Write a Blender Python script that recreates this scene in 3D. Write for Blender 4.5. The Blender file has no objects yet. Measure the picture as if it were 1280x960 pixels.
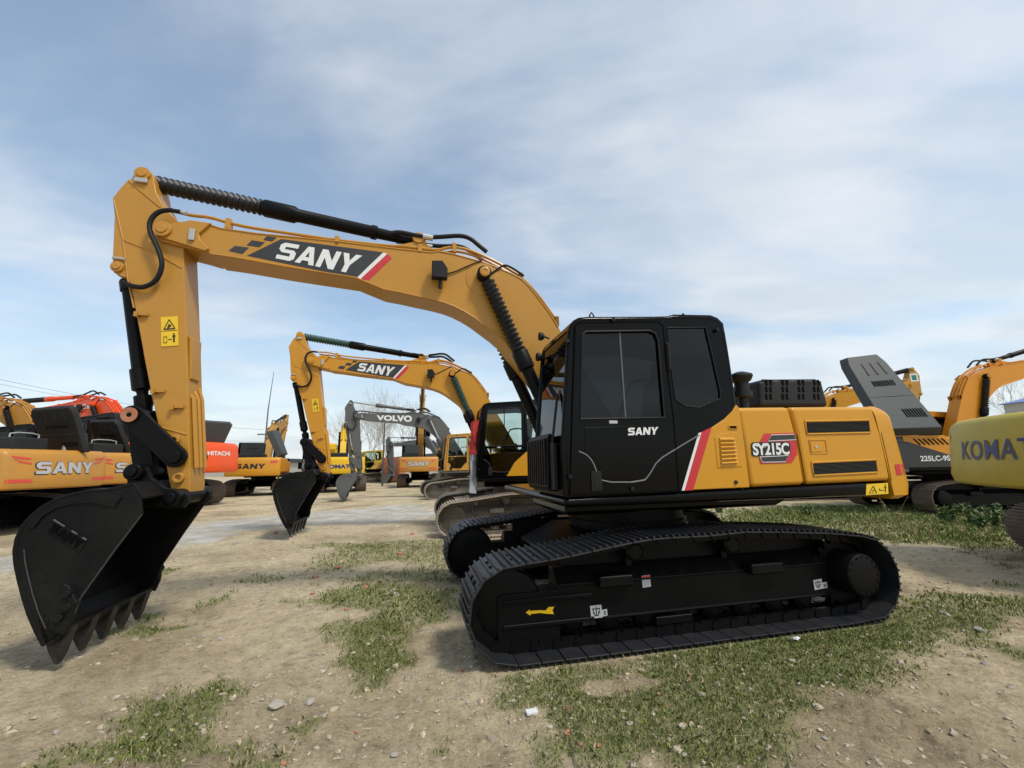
import bpy, bmesh, math, random
import numpy as np
from mathutils import Vector, Matrix
from mathutils.geometry import tessellate_polygon
R=math.radians; PI=math.pi
random.seed(4); rng=np.random.default_rng(4)
scene=bpy.context.scene; COL=scene.collection
D={'boom_top':[(5.226,3.949),(5.204,4.016),(5.137,4.058),(4.978,4.121),(4.746,4.135),(4.657,4.109),(4.303,4.088),(3.847,4.087),(3.467,4.084),(2.87,4.063),(2.402,4.054),(2.331,4.078),(2.163,4.063),(2.017,4.036),(1.821,3.997),(1.621,3.942),(1.445,3.878),(1.293,3.806),(1.205,3.718),(1.117,3.608),(0.967,3.413),(0.844,3.206)],'boom_bot':[(5.223,3.925),(5.189,3.889),(4.733,3.8),(4.71,3.782),(4.494,3.766),(4.002,3.708),(3.632,3.674),(3.249,3.64),(2.933,3.523),(2.755,3.5),(2.596,3.473),(2.413,3.444),(2.25,3.411),(2.132,3.372),(2.014,3.318),(1.895,3.25),(1.775,3.163),(1.654,3.077),(1.533,2.976),(1.413,2.816)],'boom_nose_plate':[(5.223,3.955),(5.213,4.025),(5.163,4.065),(5.03,4.109),(4.932,4.144),(4.741,4.134),(4.841,3.998),(4.825,3.941),(4.729,3.835),(4.764,3.809),(5.013,3.875),(5.201,3.923)],'boom_pin':[(5.167,4.005)],'arm_top_pin':[(5.466,4.662)],'arm_front_pin':[(5.55,3.581)],'arm':[(5.594,4.581),(5.568,4.592),(5.536,4.693),(5.494,4.726),(5.439,4.727),(5.383,4.685),(5.36,4.61),(5.324,4.471),(5.229,4.298),(5.051,4.131),(4.984,3.946),(4.993,3.83),(4.837,2.716),(4.809,2.507),(4.729,1.901),(4.661,1.397),(4.66,1.284),(4.688,1.228),(4.768,1.268),(4.819,1.345),(4.859,1.477),(4.915,1.668),(5.001,1.959),(5.115,2.335),(5.22,2.699),(5.221,2.709),(5.393,3.313),(5.449,3.472),(5.52,3.487),(5.586,3.525),(5.61,3.655),(5.658,4.145),(5.703,4.348),(5.652,4.472)],'arm_bottom_pins':[(4.84,1.822),(4.761,1.46),(4.821,1.658),(4.766,1.283)],'arm_ridge1':[(5.583,4.565),(5.266,4.3)],'arm_ridge2':[(5.686,4.327),(5.547,3.885),(5.446,3.45),(5.356,3.154)],'arm_ridge3':[(5.548,3.889),(5.238,3.77),(4.985,3.625)],'arm_sign':[(5.109,3.07),(4.96,3.09),(4.917,2.78),(5.067,2.76)],'arm_ridge4':[(4.983,1.95),(4.744,1.877)],'arm_clips':[(5.274,3.085),(5.034,2.303),(4.852,2.149)],'hose_s':[(5.019,4.215),(5.065,4.218),(5.121,4.225),(5.209,4.202),(5.264,4.138),(5.288,4.043),(5.262,3.933),(5.199,3.827),(5.151,3.721),(5.117,3.613),(5.133,3.502),(5.184,3.41),(5.281,3.359),(5.385,3.372),(5.476,3.418)],'decal_boom':[(4.051,4.037),(2.963,3.988),(3.237,3.641),(4.371,3.805)],'decal_white':[(2.963,3.982),(2.913,3.976),(3.196,3.634),(3.244,3.641)],'decal_red':[(2.913,3.976),(2.86,3.921),(3.102,3.628),(3.196,3.634)],'decal_sq1':[(4.499,3.908),(4.362,3.901),(4.416,3.819),(4.553,3.842)],'decal_sq2':[(4.34,3.992),(4.209,3.979),(4.26,3.917),(4.387,3.925)],'decal_sq3':[(4.198,4.056),(4.097,4.051),(4.138,3.998),(4.229,4.007)],'decal_text':[(4.043,4.0),(3.195,3.922),(3.288,3.691),(4.089,3.801)],'arm_cyl':[(5.503,4.749),(5.321,4.636),(4.422,4.485),(4.345,4.464),(4.046,4.44),(3.07,4.293),(2.564,4.263)],'boom_brk':[(2.916,4.112),(2.63,4.208),(2.578,4.267),(2.483,4.254),(2.449,4.182),(2.399,4.128),(2.204,4.128)],'boom_cyl':[(1.785,3.784),(1.737,3.647),(1.334,2.859),(1.229,2.644),(1.105,2.264)],'boom_lamp':[(2.302,3.768)],'boom_pipe':[(5.07,4.261),(4.961,4.242),(4.8,4.246),(4.598,4.197),(4.394,4.166),(4.003,4.143),(3.476,4.111),(2.874,4.101),(2.753,4.118),(2.543,4.106),(2.328,4.105),(2.233,4.146),(2.135,4.17),(1.963,4.153),(1.763,4.087),(1.535,3.988),(1.305,3.86),(1.101,3.662),(0.85,3.307)],'boom_hose1':[(2.883,4.314),(2.788,4.343),(2.619,4.316),(2.46,4.306)],'boom_hose2':[(2.879,4.286),(2.786,4.312),(2.618,4.288),(2.461,4.278),(2.278,4.304),(2.054,4.35),(1.927,4.323),(1.825,4.237),(1.722,4.16)],'boom_hose3':[(2.836,4.309),(2.619,4.311),(2.435,4.299),(2.248,4.305),(2.046,4.335),(1.917,4.285),(1.762,4.175)],'boom_hose4':[(1.687,3.825),(1.599,3.899),(1.522,3.965),(1.421,3.934),(1.269,3.836)],'boom_wire':[(2.232,3.777),(2.137,3.806),(1.969,3.904),(1.797,3.994)],'bkt_back':[(4.908,1.407),(5.09,1.359),(5.213,1.357),(5.33,1.331),(5.429,1.296),(5.509,1.242),(5.571,1.176),(5.616,1.099),(5.637,1.011),(5.636,0.92),(5.613,0.821),(5.573,0.704),(5.523,0.572),(5.467,0.441),(5.397,0.309),(5.332,0.201)],'bkt_front':[(4.806,1.166),(4.976,0.864),(5.152,0.526),(5.177,0.399),(5.216,0.276)],'bkt_tip':[(5.271,0.079)],'bkt_ear':[(5.13,1.408),(5.142,1.497),(5.117,1.575),(5.051,1.594),(4.984,1.553),(4.948,1.472),(4.83,1.37),(4.704,1.35),(4.627,1.304),(4.61,1.234),(4.649,1.186),(4.773,1.181),(4.915,1.206),(4.999,1.19)],'bkt_pins':[(5.064,1.521),(4.723,1.283)],'bkt_cutter':[(5.26,0.657),(5.221,0.635),(5.143,0.499),(5.167,0.469),(5.167,0.373),(5.201,0.266),(5.295,0.322),(5.319,0.434)],'bkt_wear':[(5.084,1.359),(5.207,1.358),(5.324,1.331),(5.423,1.296),(5.502,1.242),(5.564,1.177),(5.596,1.106),(5.546,1.08),(5.493,1.182),(5.414,1.239),(5.299,1.269),(5.164,1.273),(5.004,1.229),(4.969,1.316)],'bkt_text':[(5.417,1.148),(5.167,0.976),(5.201,0.883),(5.457,1.065)],'bkt_cyl':[(5.645,3.645),(5.592,3.488),(5.314,2.44),(5.274,2.235),(5.227,2.081)],'link_pins':[(5.197,2.057),(4.792,1.656)],'cab':[(1.268,1.252),(1.236,1.763),(1.185,2.278),(1.155,2.592),(1.127,2.799),(1.095,2.871),(1.039,2.905),(0.93,2.921),(0.061,2.979),(0.011,3.004),(-0.428,3.025),(-0.509,3.0),(-0.572,2.942),(-0.59,2.645),(-0.603,2.326),(-0.607,2.091),(-0.563,2.026),(-0.457,1.943),(-0.3,1.857),(-0.171,1.8),(-0.044,1.538),(0.09,1.265)],'cab_door':[(1.079,2.814),(1.042,2.851),(0.191,2.911),(0.143,2.868),(0.142,2.47),(0.117,1.939),(0.12,1.65),(0.13,1.266),(1.201,1.264),(1.142,2.061)],'door_window':[(1.012,2.736),(0.975,2.766),(0.304,2.812),(0.241,2.789),(0.211,2.718),(0.213,2.258),(0.216,1.948),(1.074,1.928),(1.045,2.326)],'door_divider':[(0.616,2.781),(0.616,2.339),(0.614,1.94)],'door_low':[(1.072,1.879),(0.208,1.905),(0.207,1.65),(0.327,1.554),(0.488,1.356),(0.907,1.371),(0.971,1.553),(1.09,1.638)],'door_swoosh':[(1.102,1.638),(1.025,1.606),(0.972,1.543),(0.939,1.449),(0.908,1.362),(0.488,1.352),(0.41,1.428),(0.322,1.548),(0.12,1.65),(-0.148,1.782)],'rear_glass':[(0.094,2.858),(-0.35,2.884),(-0.399,2.563),(-0.444,2.202),(-0.429,2.142),(-0.179,2.052),(-0.024,2.066),(0.073,2.122),(0.09,2.472)],'door_text':[(0.608,1.848),(0.294,1.858),(0.311,1.787),(0.611,1.779)],'panel1':[(0.09,1.265),(-0.171,1.8),(-0.3,1.857),(-0.457,1.943),(-0.563,2.026),(-0.618,2.091),(-0.649,2.051),(-0.66,1.643),(-0.661,1.271)],'stripe_w':[(-0.145,1.8),(-0.179,1.809),(0.061,1.264),(0.095,1.265)],'stripe_r':[(-0.179,1.809),(-0.3,1.859),(-0.026,1.265),(0.066,1.264)],'vent':[(-0.322,1.759),(-0.386,1.8),(-0.596,1.804),(-0.596,1.473),(-0.318,1.467)],'vent_quad':[(-0.365,1.759),(-0.541,1.758),(-0.546,1.503),(-0.355,1.495)],'handle1':[(-0.541,1.858)],'lock1':[(-0.504,1.326)],'panel2':[(-0.628,2.059),(-1.257,2.072),(-1.302,1.785),(-1.317,1.537),(-1.324,1.28),(-0.681,1.272),(-0.657,1.712)],'panel3':[(-1.269,2.072),(-2.368,2.092),(-2.421,1.804),(-2.438,1.542),(-2.443,1.29),(-1.334,1.281),(-1.32,1.556),(-1.309,1.824)],'grille1':[(-1.425,1.922),(-2.269,1.939),(-2.26,1.804),(-1.425,1.789)],'grille2':[(-1.432,1.498),(-2.271,1.514),(-2.267,1.382),(-1.433,1.366)],'latch':[(-1.453,1.708),(-1.585,1.711),(-1.578,1.61),(-1.451,1.602)],'latch2':[(-1.573,1.711),(-1.634,1.715),(-1.639,1.614),(-1.578,1.607)],'badge_text':[(-0.738,1.699),(-1.176,1.702),(-1.17,1.581),(-0.736,1.578)],'badge_box':[(-0.729,1.697),(-0.755,1.708),(-1.177,1.709),(-1.197,1.686),(-1.18,1.586),(-1.15,1.573),(-0.746,1.571),(-0.722,1.586)],'badge_red':[(-0.902,1.795),(-1.27,1.803),(-1.277,1.671),(-1.27,1.585),(-1.188,1.498),(-0.812,1.495),(-0.806,1.563),(-0.819,1.692)],'badge_dk1':[(-0.979,1.78),(-1.26,1.787),(-1.274,1.732),(-0.935,1.72)],'badge_dk2':[(-0.811,1.563),(-1.157,1.573),(-1.106,1.512),(-0.836,1.511)],'tail_light':[(-2.591,1.459),(-2.734,1.461),(-2.743,1.347),(-2.589,1.344)],'reflA':[[(-2.5253057588780035,1.333,1.4614825698573768),(-2.538398819095899,1.333,1.461688383616479),(-2.5515087029169274,1.333,1.4618944618308687),(-2.564635442787539,1.333,1.4621008050105821),(-2.5777790712376794,1.333,1.4623074136669654),(-2.590939620881049,1.333,1.4625142883126852),(-2.604117124415379,1.333,1.4627214294617248)],[(-2.525146322513491,1.333,1.3455209082301587),(-2.5372187362032577,1.333,1.3455325094139312),(-2.5493053428757353,1.333,1.3455441242366828),(-2.561406167574698,1.333,1.345555752722481),(-2.5735212354028882,1.333,1.345567394895447),(-2.5856505715221547,1.333,1.3455790507797618),(-2.5977942011536745,1.333,1.3455907203996604)]],'reflB':[[(-2.624,1.328,1.464),(-2.633,1.326,1.464),(-2.641,1.324,1.464),(-2.65,1.322,1.464),(-2.658,1.32,1.464),(-2.673,1.314,1.463),(-4.282653754308198,0.20199999999999907,1.4394761082046783)],[(-2.614952330398013,1.333,1.346901663696992),(-2.624,1.328,1.347),(-2.629,1.328,1.347),(-2.635,1.328,1.348),(-2.643,1.326,1.348),(-2.649,1.326,1.348),(-2.658,1.324,1.348)]],'deck':[(1.245,1.236),(1.256,1.138),(-2.442,1.285),(-2.415,1.14)],'deck_sign':[(-2.1,1.264),(-2.391,1.27),(-2.372,1.158),(-2.07,1.153)],'cw':[(-2.369,2.097),(-2.541,2.093),(-2.625,2.054),(-2.662,1.981),(-2.704,1.66),(-2.754,1.277),(-2.7,1.17),(-2.629,1.146),(-2.418,1.134)],'hood':[(-1.486,2.155),(-1.513,2.479),(-1.625,2.505),(-2.385,2.532),(-2.467,2.505),(-2.512,2.173)],'hood_slots':[(-1.613,2.458),(-1.599,2.373),(-1.585,2.283),(-1.854,2.465),(-1.839,2.378),(-1.824,2.288),(-2.097,2.471),(-2.082,2.384),(-2.066,2.292),(-2.332,2.477),(-2.315,2.389),(-2.298,2.296)],'preclean':[(-1.034,2.506),(-1.029,2.47),(-1.021,2.416),(-1.028,2.288),(-1.021,2.235),(-1.004,2.115)],'trk_arrow':[(1.606,0.323),(1.573,0.343),(1.57,0.332),(1.488,0.33),(1.435,0.323),(1.407,0.347),(1.358,0.346),(1.375,0.321),(1.363,0.29),(1.436,0.3),(1.488,0.31),(1.567,0.308),(1.567,0.296)],'trk_stk1':[(1.032,0.322),(0.927,0.324),(0.919,0.222),(1.024,0.22)],'trk_stk1b':[(0.923,0.279),(0.876,0.285),(0.874,0.233),(0.919,0.227)],'trk_stk2':[(0.524,0.529),(0.442,0.533),(0.439,0.434),(0.521,0.429)],'trk_stk3':[(-1.33,0.356),(-1.432,0.365),(-1.428,0.275),(-1.332,0.266)],'trk_stk3b':[(-1.424,0.325),(-1.489,0.331),(-1.489,0.276),(-1.425,0.273)],'trk_frame':[(1.834,0.467),(1.325,0.474),(1.318,0.501),(0.889,0.489),(0.217,0.502),(-0.574,0.51),(-1.548,0.526),(-1.543,0.226),(0.246,0.203),(0.879,0.197),(1.29,0.194),(1.314,0.081),(1.796,0.051),(1.832,0.132)],'trk_final':[(-1.735,0.421)],'trk_finalr':[(-1.767,0.627),(-1.68,0.231)],'trk_carr':[(0.59,0.772),(-0.427,0.718)],'trk_step':[(0.979,0.592),(0.65,0.589),(0.653,0.492),(0.959,0.496),(-0.546,0.546),(-0.925,0.54),(-0.92,0.433),(-0.625,0.425)],'guard':[(1.209,1.847)]}
G={'g1':[(-2.75,5.28),(-2.42,5.56),(-2.16,5.79),(-1.89,6.07),(-1.57,6.09),(-1.11,5.73),(-0.75,5.81),(-0.56,4.59),(-0.82,4.45),(-0.96,4.4),(-1.01,4.12),(-0.88,3.73),(-0.93,3.47),(-0.99,3.28),(-1.12,3.33),(-1.31,3.54),(-1.44,3.94),(-1.67,4.24),(-1.95,4.44),(-1.67,4.64),(-1.94,4.89),(-2.31,5.03)],'g2':[(-2.56,2.54),(-2.57,2.71),(-2.36,2.77),(-2.54,3.01),(-2.63,3.3),(-2.37,3.32),(-2.24,3.51),(-2.03,3.45),(-1.84,3.13),(-1.78,2.91),(-1.49,2.71),(-1.32,2.61),(-1.45,2.51),(-2.09,2.53)],'g2b':[(-1.37,2.84),(-1.29,2.98),(-1.12,3.03),(-1.13,2.89),(-1.27,2.78)],'g3':[(-0.04,3.4),(0.33,3.55),(0.81,3.53),(1.4,3.94),(2.04,4.12),(2.59,4.18),(3.21,4.41),(4.03,4.72),(5.06,5.15),(5.57,4.95),(4.96,4.44),(3.95,4.09),(3.44,3.86),(3.11,3.58),(2.52,3.19),(2.19,3.12),(1.89,2.93),(1.55,2.74),(1.32,2.54),(1.04,2.49),(0.63,2.5),(0.39,2.54),(0.24,2.7),(0.16,2.89),(0.22,3.06),(-0.04,3.17)],'g3hole':[(0.43,3.42),(0.87,3.53),(1.11,3.34),(0.73,3.19),(0.45,3.15)],'g4':[(1.85,2.81),(2.01,3.01),(1.68,2.98),(1.53,2.82),(1.61,2.67)],'g5':[(5.11,11.79),(9.54,14.52),(12.53,14.0),(11.57,9.95),(8.23,7.17),(7.92,7.88),(7.66,9.23),(6.49,10.56)],'g6':[(-3.51,8.66),(-2.38,9.16),(-1.89,8.44),(-2.98,8.09)],'road':[(-9.42,8.62),(-9.11,11.01),(-9.09,13.28),(-6.73,15.07),(-3.43,18.1),(-2.22,12.4),(-4.86,11.92),(-6.74,10.76),(-6.74,8.4),(-7.23,6.27),(-9.2,7.91)]}
CAMFIT={'f': 523.698, 'pitch': 0.18749, 'roll': -0.01703, 'h': 1.5404, 'cx': 1.3651, 'cy': 5.363, 'a': -0.22526}
H=CAMFIT
LOOSE={'pale': [((-2.35, 3.08), 0.02), ((-2.79, 2.87), 0.022), ((-2.75, 4.25), 0.03), ((-3.79, 6.57), 0.04), ((-0.68, 2.64), 0.02), ((-0.83, 3.33), 0.02), ((1.32, 3.65), 0.012), ((1.21, 3.32), 0.02), ((2.32, 3.36), 0.025), ((4.12, 4.08), 0.04), ((0.9, 2.61), 0.02), ((0.66, 2.94), 0.025), ((0.68, 2.88), 0.02), ((1.53, 3.04), 0.02), ((1.73, 2.7), 0.02), ((-0.69, 4.59), 0.02), ((-2.59, 7.41), 0.04), ((-2.93, 4.29), 0.03), ((-0.24, 2.52), 0.02), ((4.42, 4.7), 0.03), ((0.41, 3.08), 0.015), ((1.64, 3.38), 0.02), ((0.01, 2.49), 0.018), ((2.7, 3.18), 0.02), ((3.47, 3.44), 0.025), ((0.66, 2.47), 0.02), ((-2.72, 6.78), 0.04), ((-1.76, 3.83), 0.025), ((3.75, 6.93), 0.05), ((4.52, 6.88), 0.05)], 'brick': [((-1.9, 5.67), 0.04), ((-2.69, 6.77), 0.05), ((-2.02, 7.81), 0.06), ((0.29, 2.79), 0.022), ((0.35, 2.69), 0.02), ((1.22, 3.32), 0.025), ((0.96, 3.04), 0.015), ((-1.24, 2.55), 0.02), ((-2.78, 6.24), 0.035), ((-2.53, 5.6), 0.03), ((-1.82, 4.86), 0.03), ((-0.97, 2.85), 0.015), ((-5.59, 10.29), 0.06), ((-2.32, 9.95), 0.05), ((0.95, 3.16), 0.015), ((0.45, 2.68), 0.015)], 'big': [((-1.59, 3.12), 0.055), ((-1.39, 3.16), 0.04)], 'plastic': [((-0.42, 3.56), 0.012, 'tiny bright red plastic cap on the dirt in front of the near track'), ((0.31, 3.01), 0.012, 'tiny red plastic cap in the grass below the near track')], 'wrapper': (2.39, 3.93), 'carton': (0.09, 3.01)}
LABELS_BIG=['largest pale stone in the dirt between the two grass patches, under the bucket side', 'flat pale stone just right of the largest stone in the foreground dirt']
WEEDS={'dry': [(7.42, 8.96, 0.5), (8.03, 9.3, 0.75), (7.9, 8.91, 0.45), (7.85, 9.77, 0.35), (7.77, 8.55, 0.4), (7.75, 8.21, 0.3), (7.2, 8.6, 0.3), (8.96, 8.8, 0.35), (9.03, 8.43, 0.3)], 'leafy': [(10.46, 10.49, 0.35), (10.5, 10.08, 0.4), (10.61, 9.69, 0.45), (10.45, 9.25, 0.4), (10.65, 9.23, 0.4), (10.55, 10.76, 0.3), (9.93, 9.31, 0.3), (6.2, 13.14, 0.2), (8.12, 12.08, 0.25)]}
POLE={'p1': (-32.32, 55.0, 0), 'p2': (-10.09, 33.0, 0)}
WIRES=[((-40.0, 30.0, 8.76), (-38.19, 45.0, 7.92), 0.1, 'upper power line crossing the sky at the left edge', 0.012), ((-39.92, 30.0, 8.4), (-38.14, 45.0, 7.57), 0.1, 'lower power line crossing the sky at the left edge', 0.01), ((-38.04, 45.0, 6.87), (-32.73, 55.0, 6.45), 0.15, 'power line running from behind the foreground arm to the pole crossarm', 0.015), ((-46.33, 60.0, 5.83), (-34.25, 58.0, 5.07), 0.1, 'lower power line behind the raised grey hood of the orange machine', 0.012)]
TREES=[(-22.1, 60.0, 10), (-22.21, 66.0, 12), (-21.98, 70.0, 10), (-17.84, 62.0, 12.5), (-19.2, 75.0, 13), (-27.97, 80.0, 13), (-33.7, 85.0, 12), (-18.23, 80.0, 11), (-35.88, 95.0, 13), (113.25, 95.0, 20)]
SKY={'off': (1.3, 0.4, 0), 'lr': 0.1, 'lo': 0.36, 'hi': 0.66, 'gain': (1.25, 1.36, 1.3), 'f0': 0.16, 'f1': 0.88, 'dark': (4.75, 5.2, 5.6), 'light': (5.85, 6.1, 6.3), 'str': 0.122, 'sun': 2.3, 'ang': 10.0, 'exp': 0.3}

# ------------------------------------------------------------------ materials
def nt_new(name):
    m=bpy.data.materials.new(name); m.use_nodes=True
    n=m.node_tree; b=n.nodes['Principled BSDF']; return m,n,b
def lin(c): return tuple(c)+(1,)
def paint(name,col,rough=.35,dust=.25,dustcol=(.20,.16,.115),coat=.25,metal=0,scale=1.0,bump=.015,spec=.5):
    m,n,b=nt_new(name); N=n.nodes; L=n.links
    tc=N.new('ShaderNodeTexCoord'); nz=N.new('ShaderNodeTexNoise'); nz.inputs['Scale'].default_value=2.2*scale; nz.inputs['Detail'].default_value=9; nz.inputs['Roughness'].default_value=.68
    L.new(tc.outputs['Object'],nz.inputs['Vector'])
    rp=N.new('ShaderNodeMapRange'); rp.inputs[1].default_value=.42; rp.inputs[2].default_value=.80; rp.inputs[3].default_value=0; rp.inputs[4].default_value=dust
    L.new(nz.outputs['Fac'],rp.inputs[0])
    n2=N.new('ShaderNodeTexNoise'); n2.inputs['Scale'].default_value=26*scale; n2.inputs['Detail'].default_value=6; L.new(tc.outputs['Object'],n2.inputs['Vector'])
    r2=N.new('ShaderNodeMapRange'); r2.inputs[1].default_value=.35; r2.inputs[2].default_value=.7; r2.inputs[3].default_value=.55; r2.inputs[4].default_value=1.25
    L.new(n2.outputs['Fac'],r2.inputs[0])
    mu=N.new('ShaderNodeMath'); mu.operation='MULTIPLY'; mu.use_clamp=True; L.new(rp.outputs[0],mu.inputs[0]); L.new(r2.outputs[0],mu.inputs[1])
    mx=N.new('ShaderNodeMix'); mx.data_type='RGBA'; mx.inputs['A'].default_value=lin(col); mx.inputs['B'].default_value=lin(dustcol); L.new(mu.outputs[0],mx.inputs['Factor'])
    L.new(mx.outputs['Result'],b.inputs['Base Color'])
    rr=N.new('ShaderNodeMapRange'); rr.inputs[3].default_value=rough; rr.inputs[4].default_value=min(1,rough+.35); L.new(mu.outputs[0],rr.inputs[0]); L.new(rr.outputs[0],b.inputs['Roughness'])
    b.inputs['Coat Weight'].default_value=coat; b.inputs['Coat Roughness'].default_value=.12; b.inputs['Metallic'].default_value=metal
    b.inputs['Specular IOR Level'].default_value=spec
    if bump:
        bp=N.new('ShaderNodeBump'); bp.inputs['Strength'].default_value=.25; bp.inputs['Distance'].default_value=bump; 
        n3=N.new('ShaderNodeTexNoise'); n3.inputs['Scale'].default_value=9*scale; n3.inputs['Detail'].default_value=4; L.new(tc.outputs['Object'],n3.inputs['Vector'])
        L.new(n3.outputs['Fac'],bp.inputs['Height']); L.new(bp.outputs[0],b.inputs['Normal'])
    return m
M={}
M['ochre']=paint('ochre_paint',(.470,.228,.030),.36,.20,coat=.12,bump=.004,spec=.3)
M['body_yellow']=paint('body_yellow_paint',(.575,.264,.014),.34,.13,coat=.15,bump=.004,spec=.3)
M['amber']=paint('amber_paint',(.56,.255,.016),.36,.16,coat=.12,bump=.004,spec=.3)
M['far_amber']=paint('weathered_amber_paint',(.50,.235,.035),.4,.34,coat=.1,bump=.006,spec=.3)
M['dull_tan']=paint('dull_tan_paint',(.46,.25,.05),.55,.4,coat=0,bump=.006,spec=.3)
M['lemon']=paint('lemon_paint',(.68,.42,.010),.40,.14,coat=.1,bump=.004,spec=.3)
M['dust_lemon']=paint('dusty_lemon_paint',(.48,.36,.035),.5,.28,coat=.05,bump=.006,spec=.3)
M['hy_orange']=paint('bright_orange_paint',(.64,.255,.014),.38,.16,coat=.12,bump=.004,spec=.3)
M['orange']=paint('red_orange_paint',(.78,.085,.010),.35,.10,coat=.15,bump=.004,spec=.3)
M['fargrey']=paint('grey_paint',(.085,.088,.086),.5,.25,coat=.1,bump=.006)
M['black']=paint('gloss_black_paint',(.0022,.0022,.0024),.16,.018,coat=.05,bump=.002,dustcol=(.05,.046,.042),spec=.12)
M['satin']=paint('satin_black_paint',(.0035,.0035,.0037),.42,.08,coat=.0,bump=.008,dustcol=(.03,.027,.023),spec=.14)
M['bucket']=paint('bucket_black_paint',(.0045,.0045,.0048),.5,.30,coat=0,bump=.012,dustcol=(.045,.04,.034),spec=.16)
M['hood']=paint('hood_plastic',(.013,.014,.015),.55,.25,coat=0,bump=.006,dustcol=(.06,.056,.05),spec=.3)
M['greyhood']=paint('grey_hood_plastic',(.055,.060,.058),.5,.2,coat=0,bump=.006,dustcol=(.13,.12,.105),spec=.3)
M['shoe']=paint('black_steel_shoe',(.015,.016,.0185),.36,.45,coat=0,bump=.008,dustcol=(.045,.041,.036),scale=2,spec=.35)
M['dust_shoe']=paint('dusty_steel_shoe',(.36,.29,.215),.75,.8,coat=0,bump=.01,dustcol=(.48,.40,.31),scale=2)
M['mud_shoe']=paint('muddy_steel_shoe',(.12,.086,.062),.8,.8,coat=0,bump=.012,dustcol=(.22,.165,.12),scale=2)
M['dust_frame']=paint('dusty_frame_paint',(.085,.070,.054),.6,.9,coat=0,dustcol=(.26,.21,.16))
M['rubber']=paint('black_rubber',(.007,.007,.0075),.55,.2,coat=0,bump=.004,dustcol=(.06,.055,.05),spec=.25)
M['tooth']=paint('worn_tooth_steel',(.010,.010,.0105),.45,.75,coat=0,bump=.01,dustcol=(.10,.085,.065),scale=4,spec=.35)
M['trim']=paint('grey_trim',(.16,.165,.17),.3,.1,coat=.1,bump=0)
M['rod']=paint('bellows_rubber',(.009,.009,.011),.42,.3,coat=0,bump=.006,dustcol=(.07,.065,.062),scale=5,spec=.35)
M['green_boot']=paint('green_bellows_fabric',(.012,.060,.048),.6,.2,coat=0,bump=.004,scale=3)
M['steel']=paint('bright_steel',(.55,.55,.55),.25,.1,coat=0,metal=1,bump=0)
M['zinc']=paint('zinc_plate',(.5,.48,.44),.45,.2,coat=0,metal=.6,bump=0)
M['white']=paint('white_vinyl',(.72,.72,.70),.45,.08,coat=0,bump=0)
M['silver']=paint('silver_vinyl',(.42,.43,.44),.35,.12,coat=0,bump=0)
M['red']=paint('red_vinyl',(.52,.022,.03),.4,.06,coat=.1,bump=0)
M['far_red']=paint('faded_red_vinyl',(.58,.06,.03),.45,.1,coat=.1,bump=0)
M['decal']=paint('charcoal_vinyl',(.026,.027,.028),.45,.12,coat=0,bump=0)
M['ink']=paint('black_ink',(.008,.008,.008),.5,.02,coat=0,bump=0)
M['navy']=paint('navy_vinyl',(.022,.022,.12),.45,.12,coat=0,bump=0)
M['sign']=paint('yellow_sign_vinyl',(.78,.50,.015),.45,.06,coat=0,bump=0)
M['greensign']=paint('green_sign_vinyl',(.012,.17,.12),.45,.06,coat=0,bump=0)
M['seam']=paint('dark_seam',(.003,.003,.003),.9,.01,coat=0,bump=0,spec=.08)
M['weld']=paint('worn_weld_line',(.05,.05,.05),.45,.8,coat=0,bump=.01,scale=9,dustcol=(.008,.008,.008),spec=.3)
M['redcloth']=paint('red_cloth',(.48,.035,.03),.8,.15,coat=0,bump=.02)
M['plasticwrap']=paint('clear_plastic_wrap',(.42,.44,.46),.3,.2,coat=0,bump=.03)
M['seat']=paint('seat_fabric',(.014,.014,.016),.8,.1,coat=0)
M['wood']=paint('weathered_pole_wood',(.13,.115,.10),.8,.3,coat=0)
M['bark']=paint('haze_pale_bark',(.42,.41,.395),.85,.3,coat=0)  # bark colour lightened to stand in for haze on the far trees
M['blue_roof']=paint('blue_sheet_roof',(.13,.20,.42),.5,.15,coat=0)
M['wall']=paint('pale_render_wall',(.42,.40,.37),.8,.3,coat=0)
M['terracotta']=paint('terracotta_panel',(.40,.15,.075),.7,.3,coat=0)
M['straw']=paint('dry_straw',(.32,.25,.13),.8,.3,coat=0,bump=0)
M['leaf']=paint('weed_leaf',(.095,.150,.040),.6,.2,coat=0,bump=0)
M['brickchip']=paint('brick_fragment',(.42,.17,.10),.85,.4,coat=0,scale=8)
M['stone']=paint('pale_stone',(.36,.32,.27),.85,.4,coat=0,scale=8,dustcol=(.25,.2,.15))
M['redplastic']=paint('red_plastic',(.62,.03,.02),.4,.1,coat=0,bump=0)
M['paper']=paint('crumpled_white_wrapper',(.70,.70,.68),.6,.15,coat=0,bump=.01,scale=6)
def glass(name,tint,rough=.03,ior=1.5):
    m=bpy.data.materials.new(name); m.use_nodes=True; n=m.node_tree; N=n.nodes;L=n.links
    N.remove(N['Principled BSDF']); out=N['Material Output']
    t=N.new('ShaderNodeBsdfTransparent'); t.inputs[0].default_value=lin(tint); g=N.new('ShaderNodeBsdfGlossy'); g.inputs['Roughness'].default_value=rough
    fr=N.new('ShaderNodeFresnel'); fr.inputs['IOR'].default_value=ior
    mx=N.new('ShaderNodeMixShader'); L.new(fr.outputs[0],mx.inputs[0]); L.new(t.outputs[0],mx.inputs[1]); L.new(g.outputs[0],mx.inputs[2]); L.new(mx.outputs[0],out.inputs['Surface']); return m
M['tint']=glass('dark_tinted_glass',(.085,.09,.09),ior=1.45); M['clear']=glass('clear_cab_glass',(.72,.80,.76))
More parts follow.
